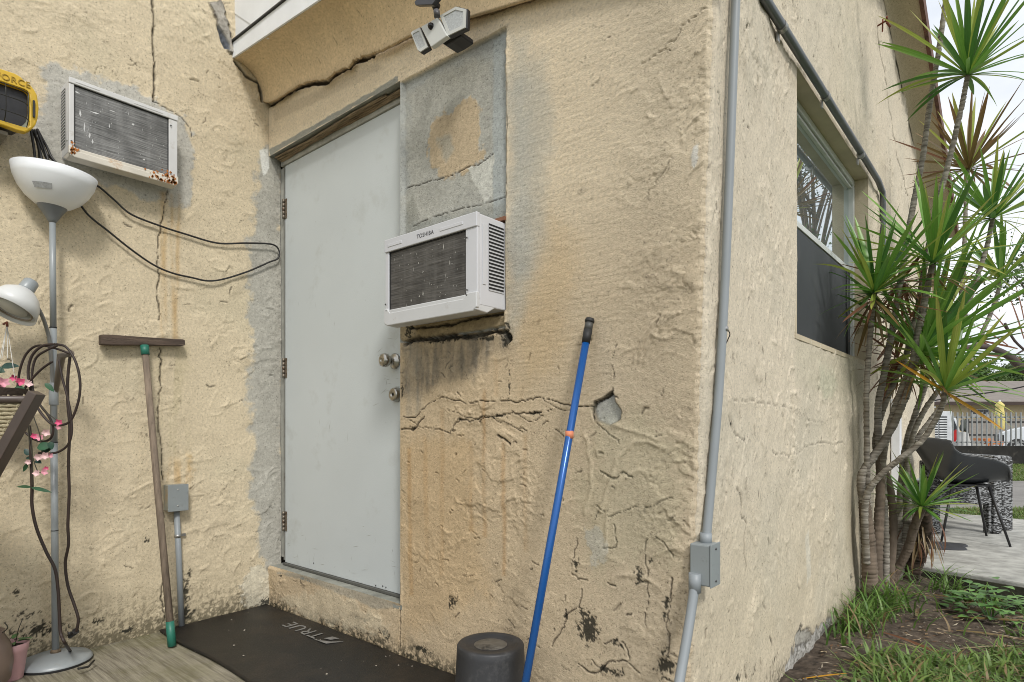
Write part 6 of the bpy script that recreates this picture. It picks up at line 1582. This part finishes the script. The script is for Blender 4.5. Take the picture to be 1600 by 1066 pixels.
wick = bpy.data.materials.new("black_white_wicker"); wick.use_nodes = True
n = wick.node_tree; b = n.nodes["Principled BSDF"]; b.inputs['Roughness'].default_value = .5
tcn = n.nodes.new("ShaderNodeTexCoord"); mp2 = n.nodes.new("ShaderNodeMapping"); mp2.inputs['Scale'].default_value = (70, 70, 190); n.links.new(tcn.outputs['Object'], mp2.inputs[0])
vo = n.nodes.new("ShaderNodeTexVoronoi"); vo.inputs['Scale'].default_value = 1.0; n.links.new(mp2.outputs[0], vo.inputs['Vector'])
sx = n.nodes.new("ShaderNodeSeparateColor"); n.links.new(vo.outputs['Color'], sx.inputs[0])
n.links.new(nramp(sx.outputs[0], .58, (.02, .02, .02), .64, (.30, .31, .32)), b.inputs['Base Color'])
bp = n.nodes.new("ShaderNodeBump"); bp.inputs['Strength'].default_value = .8; bp.inputs['Distance'].default_value = .004; n.links.new(vo.outputs['Distance'], bp.inputs['Height']); n.links.new(bp.outputs[0], b.inputs['Normal'])
wch = thing("wicker_armchair", FR(1520, 4.65, SLZ), "black and white wicker armchair on the patio behind the black bucket chair", "armchair")
def rd(mb, px0, px1, d0, d1, z0, z1):
    r0, r1 = (px0 - 800) / FPX * d0, (px1 - 800) / FPX * d0
    return rdbox(r0, r1, d0, d1, z0, z1, mb)
rd(MB(), 1462, 1556, 4.42, 4.92, .34, .47).build("seat", wick, wch, bevel=.015)
rd(MB(), 1464, 1554, 4.44, 4.90, .473, .50).build("cushion", mat("pale_grey_cushion", (.38, .39, .40), .9, var=.1), wch, bevel=.012)
for (a, b_, d0, d1) in ((1553, 1566, 4.40, 4.47), (1566, 1583, 4.55, 4.62)):
    rd(MB(), a, b_, d0, d1, SLZ, .66).build("leg", wick, wch, bevel=.008)
rd(MB(), 1553, 1568, 4.40, 4.95, .64, .70).build("armrest", wick, wch, bevel=.015)
rd(MB(), 1558, 1582, 4.56, 5.05, .63, .69).build("backrest", wick, wch, bevel=.012)
rd(MB(), 1545, 1556, 4.42, 4.48, SLZ, .345).build("leg", wick, wch, bevel=.008)
rd(MB(), 1450, 1470, 4.42, 4.52, SLZ, .66).build("leg", wick, wch, bevel=.008)
# crumpled dark cloth
cl0 = FR(1470, 3.95, SLZ); V_, F_ = [], []
R0 = 14; S0 = 30
for i in range(R0 + 1):
    for k in range(S0):
        a = 2 * math.pi * k / S0; r = i / R0 * (1 + .12 * math.sin(3 * a) + .08 * math.sin(5 * a + 1))
        x_, y_ = r * .17 * math.cos(a), r * .12 * math.sin(a)
        z_ = .012 + .010 * float(fbm(np.array(x_ + 3.), np.array(y_ + 1.), 14, 3, 3)) * (1 - (i / R0) ** 4)
        p = cl0 + RT * x_ + FW * y_; V_.append((p.x, p.y, SLZ + max(.002, z_ * (1 if i < R0 else .2))))
for i in range(R0):
    for k in range(S0): F_.append((i * S0 + k, i * S0 + (k + 1) % S0, (i + 1) * S0 + (k + 1) % S0, (i + 1) * S0 + k))
MB().add(V_, F_, True).build("black_cloth", mat("charcoal_cloth", (.035, .037, .042), .8, bump=.5, bscale=40), None, label="crumpled charcoal cloth lying on the patio slab next to the stump", category="cloth")

# ================================================================== ACROSS THE DRIVEWAY
GZ0 = .05
bw = thing("boundary_wall", FR(1560, 13.9, GZ0), "low black grimy boundary wall beyond the driveway, under the metal fence", "wall")
rd(MB(), 1380, 1760, 13.8, 14.05, GZ0 - .1, .47).build("wall_body", mat("black_grimy_wall", (.018, .017, .015), .95, var=.6, vscale=4, bump=1, bscale=20, dirt=((.06, .055, .045), 7, .58, .7)), bw)
fe = thing("picket_fence", FR(1560, 13.92, .47), "pale grey metal picket fence standing on the low black wall", "fence")
fmt = mat("fence_grey", (.27, .28, .28), .5)
pk = None
for k in range(-4, 40):
    px = 1481 + 7.6 * k
    if px < 1440: continue
    p = FR(px, 13.92, .47)
    if pk is None:
        mb = MB(); Mz = Matrix.Rotation(YAW, 3, 'Z'); mb.box(p + UPV * .385, (.026, .026, .77), Mz); pk = mb.build("picket", fmt, fe); first = p
    else:
        o = pk.copy(); C.objects.link(o); o.parent = fe; o.location = pk.location + (p - first)
Mz = Matrix.Rotation(YAW, 3, 'Z')
for z_ in (.66 + .47, .08 + .47):
    a, b_ = FR(1430, 13.95, z_), FR(1790, 13.95, z_); MB().box((a + b_) / 2, ((b_ - a).length, .02, .035), Mz).build("rail", fmt, fe)
# louvred white cabinet
cb = thing("louvered_cabinet", FR(1464, 11, GZ0), "white louvered metal unit standing before the fence, half hidden by the dracaena", "outdoor unit")
rd(MB(), 1441, 1488, 11.0, 11.5, GZ0, 1.19).build("cabinet", mat("white_unit", (.55, .57, .60), .5), cb, bevel=.01)
for cx0, cx1 in ((1453, 1466), (1468, 1480)):
    for k in range(15):
        z_ = .42 + .045 * k; rd(MB(), cx0, cx1, 10.975, 11.0, z_, z_ + .022).build("louver", mat("white_louver", (.62, .64, .66), .5), cb)
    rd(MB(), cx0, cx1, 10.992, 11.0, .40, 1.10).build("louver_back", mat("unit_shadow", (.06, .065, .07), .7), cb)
# cars
def sil(pts, d0, dep, nm, m_, parent, bevel=.03):
    ex_ = 1554 if parent.name.startswith('parked_car') else 1501
    P = [atd(a, b_, d0) for a, b_ in pts]; return MB().prism(P, (FW + RT * ((ex_ + 4 - 800) / FPX)) * dep).build(nm, m_, parent, bevel=bevel)
carw = mat("white_car_paint", (.62, .66, .70), .2, var=.02, coat=.6); carg = mat("car_glass", (.03, .035, .04), .1); tyre = mat("tyre_rubber", (.02, .02, .02), .8)
car = thing("parked_car", FR(1640, 17, -.02), "white sedan parked behind the fence at the right edge", "car")
sil([(1554, 706), (1553, 690), (1556, 681), (1563, 676), (1578, 671), (1600, 667), (1618, 656), (1650, 650), (1700, 650), (1728, 664), (1752, 672), (1762, 690), (1762, 708)], 17, 1.6, "body", carw, car)
sil([(1606, 667), (1620, 657.5), (1648, 652.5), (1652, 667)], 16.97, .03, "side_window", carg, car, 0); sil([(1656, 667), (1656, 652.5), (1698, 652.5), (1720, 666)], 16.97, .03, "side_window", carg, car, 0)
sil([(1553.5, 693), (1553.5, 680), (1561, 678), (1569, 680), (1569, 693)], 16.95, .05, "grille", mat("black_grille", (.015, .015, .018), .3), car, .01)
for a in (1592, 1728):
    c_ = atd(a, 704, 16.95); MB().lathe([(0, 0), (.20, 0), (.31, .01), (.33, .05), (.33, .16), (0, .16)], c_, FW.to_track_quat('Z', 'Y').to_matrix().to_4x4(), 24).build("wheel", tyre, car)
    MB().lathe([(0, -.012), (.19, -.010), (.20, 0)], c_, FW.to_track_quat('Z', 'Y').to_matrix().to_4x4(), 18).build("hubcap", MATS["fence_grey"], car)
van = thing("parked_van", FR(1488, 15.5, -.02), "rear corner of a white hatchback with a tall red tail light", "car")
sil([(1420, 706), (1420, 652), (1470, 648), (1488, 648), (1494, 655), (1499, 672), (1501, 690), (1500, 706)], 15.5, 1.6, "body", carw, van)
sil([(1484.5, 672), (1485, 652), (1489, 652), (1494, 664), (1496, 671)], 15.46, .04, "rear_window", carg, van, 0)
sil([(1489, 691), (1488.5, 676), (1493, 671), (1498, 674), (1499, 690)], 15.44, .06, "tail_light", mat("red_lens", (.42, .02, .02), .2), van, .01)
c_ = atd(1450, 704, 15.45); MB().lathe([(0, 0), (.31, .01), (.33, .05), (.33, .16), (0, .16)], c_, FW.to_track_quat('Z', 'Y').to_matrix().to_4x4(), 24).build("wheel", tyre, van)
um = FR(1562, 16, -.02)
umb = thing("folded_parasol", um, "closed pale yellow parasol standing behind the metal fence", "parasol")
rr0 = []
for i, (z_, r_) in enumerate(((.86, .10), (.95, .125), (1.15, .115), (1.32, .10), (1.44, .085), (1.50, .11), (1.55, .07), (1.60, .02), (1.62, 0))): rr0.append((r_, z_))
MB().lathe(rr0, um, None, 18).build("canopy", mat("yellow_canvas", (.66, .56, .20), .8, var=.15, vscale=6), umb); MB().tube([um, um + UPV * 1.64], .02, 8).build("pole", carw, umb)
MB().tube([um, um + UPV * .05], .2, 16).build("base", tyre, umb)
ot = thing("orange_trolley", FR(1546, 15, -.02), "small orange handcart frame behind the fence beside the white car", "handcart")
om = mat("orange_paint", (.60, .20, .05), .5)
rd(MB(), 1540, 1552, 15, 15.4, .56, .62).build("tray", om, ot); rd(MB(), 1543, 1546, 15, 15.05, -.02, .56).build("leg", om, ot); rd(MB(), 1549, 1551.5, 15, 15.05, -.02, .56).build("leg", om, ot)
rd(MB(), 1552, 1568, 15, 15.3, .47, .55).build("side_bar", om, ot); rd(MB(), 1564, 1567, 15, 15.05, -.02, .47).build("leg", om, ot)
sq = FR(1505, 15, -.02)
vd = thing("garden_ornament", sq, "small white pedestal ornament behind the fence left of the garage door", "ornament")
MB().lathe([(.16, 0), (.17, .25), (.20, .45), (.13, .62), (.10, .80)], sq, None, 14).build("pedestal", mat("white_plaster_orn", (.5, .5, .48), .7), vd)
MB().lathe([(0, .80), (.07, .84), (.08, .92), (.05, 1.0), (.06, 1.08), (0, 1.14)], sq, None, 14).build("finial", mat("dark_orn", (.06, .07, .06), .7), vd)
# neighbouring house
DHs = 34.0
nh = thing("neighbour_house", FR(1600, DHs + 4, -.02), "low beige neighbouring house with grey-brown shingle roof and grey garage door", "house")
zf = lambda py, d: CAMZ + (667 - py) / FPX * d
rd(MB(), 1440, 1900, DHs, DHs + 9, -.05, zf(630, DHs) - .02).build("wall", mat("beige_house_wall", (.50, .42, .27), .9, var=.06), nh)
def quad3(pts, nm, m_, t=.06):
    P = [FW * d + RT * ((px - 800) / FPX * d) + UPV * z_ for px, d, z_ in pts]; MB().prism(P, (0, 0, t)).build(nm, m_, nh)
ze = zf(630, DHs); zt = zf(597, DHs + 5)
shg = mat("grey_brown_shingles", (.20, .175, .155), .95, var=.15, vscale=3, stretch=(1, 1, 6), bump=.5, bscale=10)
quad3([(1425, DHs - .7, ze), (1930, DHs - .7, ze), (1990, DHs + 5, zt), (1525, DHs + 5, zt)], "roof", shg)
quad3([(1425, DHs - .7, ze), (1525, DHs + 5, zt), (1500, DHs + 10, ze), (1400, DHs + 9.7, ze)], "roof", shg)
rd(MB(), 1425, 1930, DHs - .75, DHs - .70, ze - .13, ze + .05).build("fascia", mat("dark_brown_fascia", (.04, .025, .02), .7), nh)
gd = rd(MB(), 1513, 1760, DHs - .06, DHs, -.02, zf(655, DHs)).build("garage_door", mat("grey_garage_door", (.24, .22, .195), .7), nh)
for py in (659.5, 679.5): rd(MB(), 1515, 1760, DHs - .09, DHs - .06, zf(py, DHs) - .04, zf(py, DHs) + .04).build("panel_groove", mat("dark_groove", (.03, .03, .03), .8), gd)
rd(MB(), 1511, 1514.5, DHs - .14, DHs - .02, -.02, zf(655, DHs)).build("door_post", MATS["dark_groove"], nh)
wn_ = rd(MB(), 1517, 1545.5, DHs - .10, DHs, zf(651.5, DHs), zf(639.5, DHs)).build("window", mat("white_trim", (.6, .6, .58), .6), nh)
for a, b_ in ((1518.2, 1523.2), (1524.6, 1530), (1531.2, 1537), (1538.4, 1544.6)): rd(MB(), a, b_, DHs - .13, DHs - .10, zf(647, DHs), zf(640.5, DHs)).build("pane", carg, wn_)
sw = thing("carport_frame", FR(1446, 20, -.02), "small white framed structure between the wall and the neighbouring house", "carport")
for a in (1443, 1447.5, 1452): rd(MB(), a, a + 1.2, 20, 20.1, -.02, zf(624, 20)).build("post", carw, sw)
rd(MB(), 1440, 1462, 20, 20.1, zf(627.5, 20), zf(625, 20)).build("beam", carw, sw); rd(MB(), 1440, 1462, 20, 20.1, zf(637, 20), zf(635.5, 20)).build("beam", carw, sw)
# cable in the air
MB().tube(spline([atd(1395, 640, 9), atd(1470, 624, 9), atd(1503, 619, 9), atd(1550, 613, 9), atd(1600, 604, 9), atd(1700, 578, 9)], 6), .010, 6).build("overhead_cable", black, None, label="thin dark cable hanging in the air in front of the neighbouring roof", category="cable")

# ================================================================== TREES
def tree(nm, lab_, base, H, cr, n_leaf, lsize, cols, trunkr=.12, lean_=(0, 0), cat="tree", seed=1, branches=9, squash=.7, limbm=None, group=None):
    rnd = random.Random(seed); rg = np.random.RandomState(seed)
    t = thing(nm, base, lab_, cat, group); base = Vector(base)
    top = base + Vector((lean_[0], lean_[1], H))
    mb = MB(); mb.tube(spline([base, base.lerp(top, .35) + Vector((rnd.uniform(-.1, .1), rnd.uniform(-.1, .1), 0)) * H * .2, top - UPV * cr * .4], 6), [trunkr * (1 - .7 * k / 12) for k in range(13)], 9)
    cen = []
    for k in range(branches):
        a = rnd.uniform(0, 6.28); el = rnd.uniform(-.15, 1.1); r_ = cr * rnd.uniform(.55, 1.0)
        st0 = base.lerp(top, rnd.uniform(.45, .8)); e_ = top - UPV * cr * .5 + Vector((math.cos(a) * math.cos(el), math.sin(a) * math.cos(el), math.sin(el) * squash)) * r_
        mb.tube(spline([st0, st0.lerp(e_, .5) + UPV * .1 * cr, e_], 4), [trunkr * .35 * (1 - .8 * i / 8) for i in range(9)], 6)
        cen.append(e_)
        for q_ in range(3):
            e2 = e_ + Vector((rnd.gauss(0, 1), rnd.gauss(0, 1), rnd.gauss(0, .8))) * cr * .33; mb.tube([st0.lerp(e_, .7), e2], [trunkr * .12, trunkr * .03], 5); cen.append(e2)
    mb.build("trunk", limbm or bark2, t)
    ci = rg.randint(0, len(cen), n_leaf); cc = np.array(cen)[ci]; p = cc + rg.normal(0, 1, (n_leaf, 3)) * cr * .15
    th = rg.rand(n_leaf) * 6.28; ph = rg.normal(0, .7, n_leaf); d = np.stack([np.cos(th) * np.cos(ph), np.sin(th) * np.cos(ph), np.sin(ph)], -1)
    s_ = np.cross(d, rg.normal(0, 1, (n_leaf, 3))); s_ /= np.linalg.norm(s_, axis=1)[:, None]; L = lsize * (.6 + .8 * rg.rand(n_leaf))[:, None]
    V = np.stack([p, p + d * L * .5 + s_ * L * .25, p + d * L, p + d * L * .5 - s_ * L * .25], 1).reshape(-1, 3)
    Q = np.arange(n_leaf * 4).reshape(-1, 4); f = rg.rand(n_leaf, 1); col = np.array(cols[0]) * (1 - f) + np.array(cols[1]) * f; col = np.repeat(col, 4, 0)
    grid_obj("crown", V - np.array(base), Q, col, leaf_attr, t)
    return t
tree("leafy_tree", "sparse small-leaved tree at the right edge, its twigs against the sky", FR(1680, 10, 0), 4.2, 1.15, 5200, .06, ((.05, .09, .03), (.10, .15, .05)), .09, seed=4)
tree("distant_tree", "bright green treetop rising behind the neighbouring roof, left one", FR(1530, 52, 0), 5.6, 1.7, 3500, .3, ((.07, .13, .03), (.13, .20, .06)), .15, seed=5, group=None)
tree("distant_tree", "broad darker treetop behind the neighbouring roof at the right edge", FR(1598, 54, 0), 6.1, 2.4, 5000, .3, ((.05, .09, .03), (.10, .15, .05)), .15, seed=6)
tree("distant_tree", "low treetop between the two others behind the neighbouring roof", FR(1566, 60, 0), 5.7, 2.0, 4000, .3, ((.05, .10, .03), (.09, .14, .05)), .15, seed=16)
# the tree that the side window mirrors stands across the yard
tree("yard_tree", "tall thin-leaved tree across the yard, mirrored in the side window", (3.4, 19.6, 0), 9.6, 2.0, 3800, .09, ((.04, .06, .03), (.08, .11, .05)), .14, seed=8, branches=16)
# branch with a few reddish leaves reaching in from the right
bt_ = thing("red_leaved_branch", FR(1760, 5, 0), "dark curved branch with a few long reddish leaves reaching in from the right edge", "shrub")
dk = mat("dark_branch", (.07, .055, .05), .85, var=.3)
MB().tube(spline([FR(1760, 5, 0), atd(1740, 800, 5), atd(1680, 640, 5), atd(1600, 577, 5), atd(1575, 556, 5), atd(1545, 543, 5), atd(1512, 543, 5), atd(1488, 552, 5), atd(1470, 560, 5)], 7), [.05 - .00075 * k for k in range(57)], 8).build("trunk", dk, bt_)
MB().tube(spline([atd(1640, 610, 5), atd(1612, 560, 5), atd(1585, 532, 5), atd(1570, 505, 5)], 5), .010, 6).tube(spline([atd(1660, 560, 5), atd(1610, 545, 5), atd(1580, 560, 5)], 5), .008, 6).build("twig", dk, bt_)
for (a, b_, dx, dz, L) in ((1575, 540, -.8, .6, .28), (1585, 535, -.5, .9, .30), (1590, 545, -1, .25, .30), (1600, 530, -.3, 1, .3), (1605, 520, .2, 1, .3), (1585, 560, -.9, .5, .3), (1600, 500, -.2, 1, .25), (1595, 560, -1, .1, .3)):
    o = bpy.data.objects.new("leaf", random.choice(LM['Rn'])); C.objects.link(o); o.parent = bt_; dv = (RT * dx + UPV * dz).normalized(); yv = (-FW).cross(dv).normalized(); nr = dv.cross(yv)
    o.matrix_local = wmat(bt_).inverted() @ Matrix.Translation(atd(a, b_, 5)) @ Matrix((dv, yv, nr)).transposed().to_4x4() @ Matrix.Diagonal((L * 1.5, L * 1.4, L, 1))
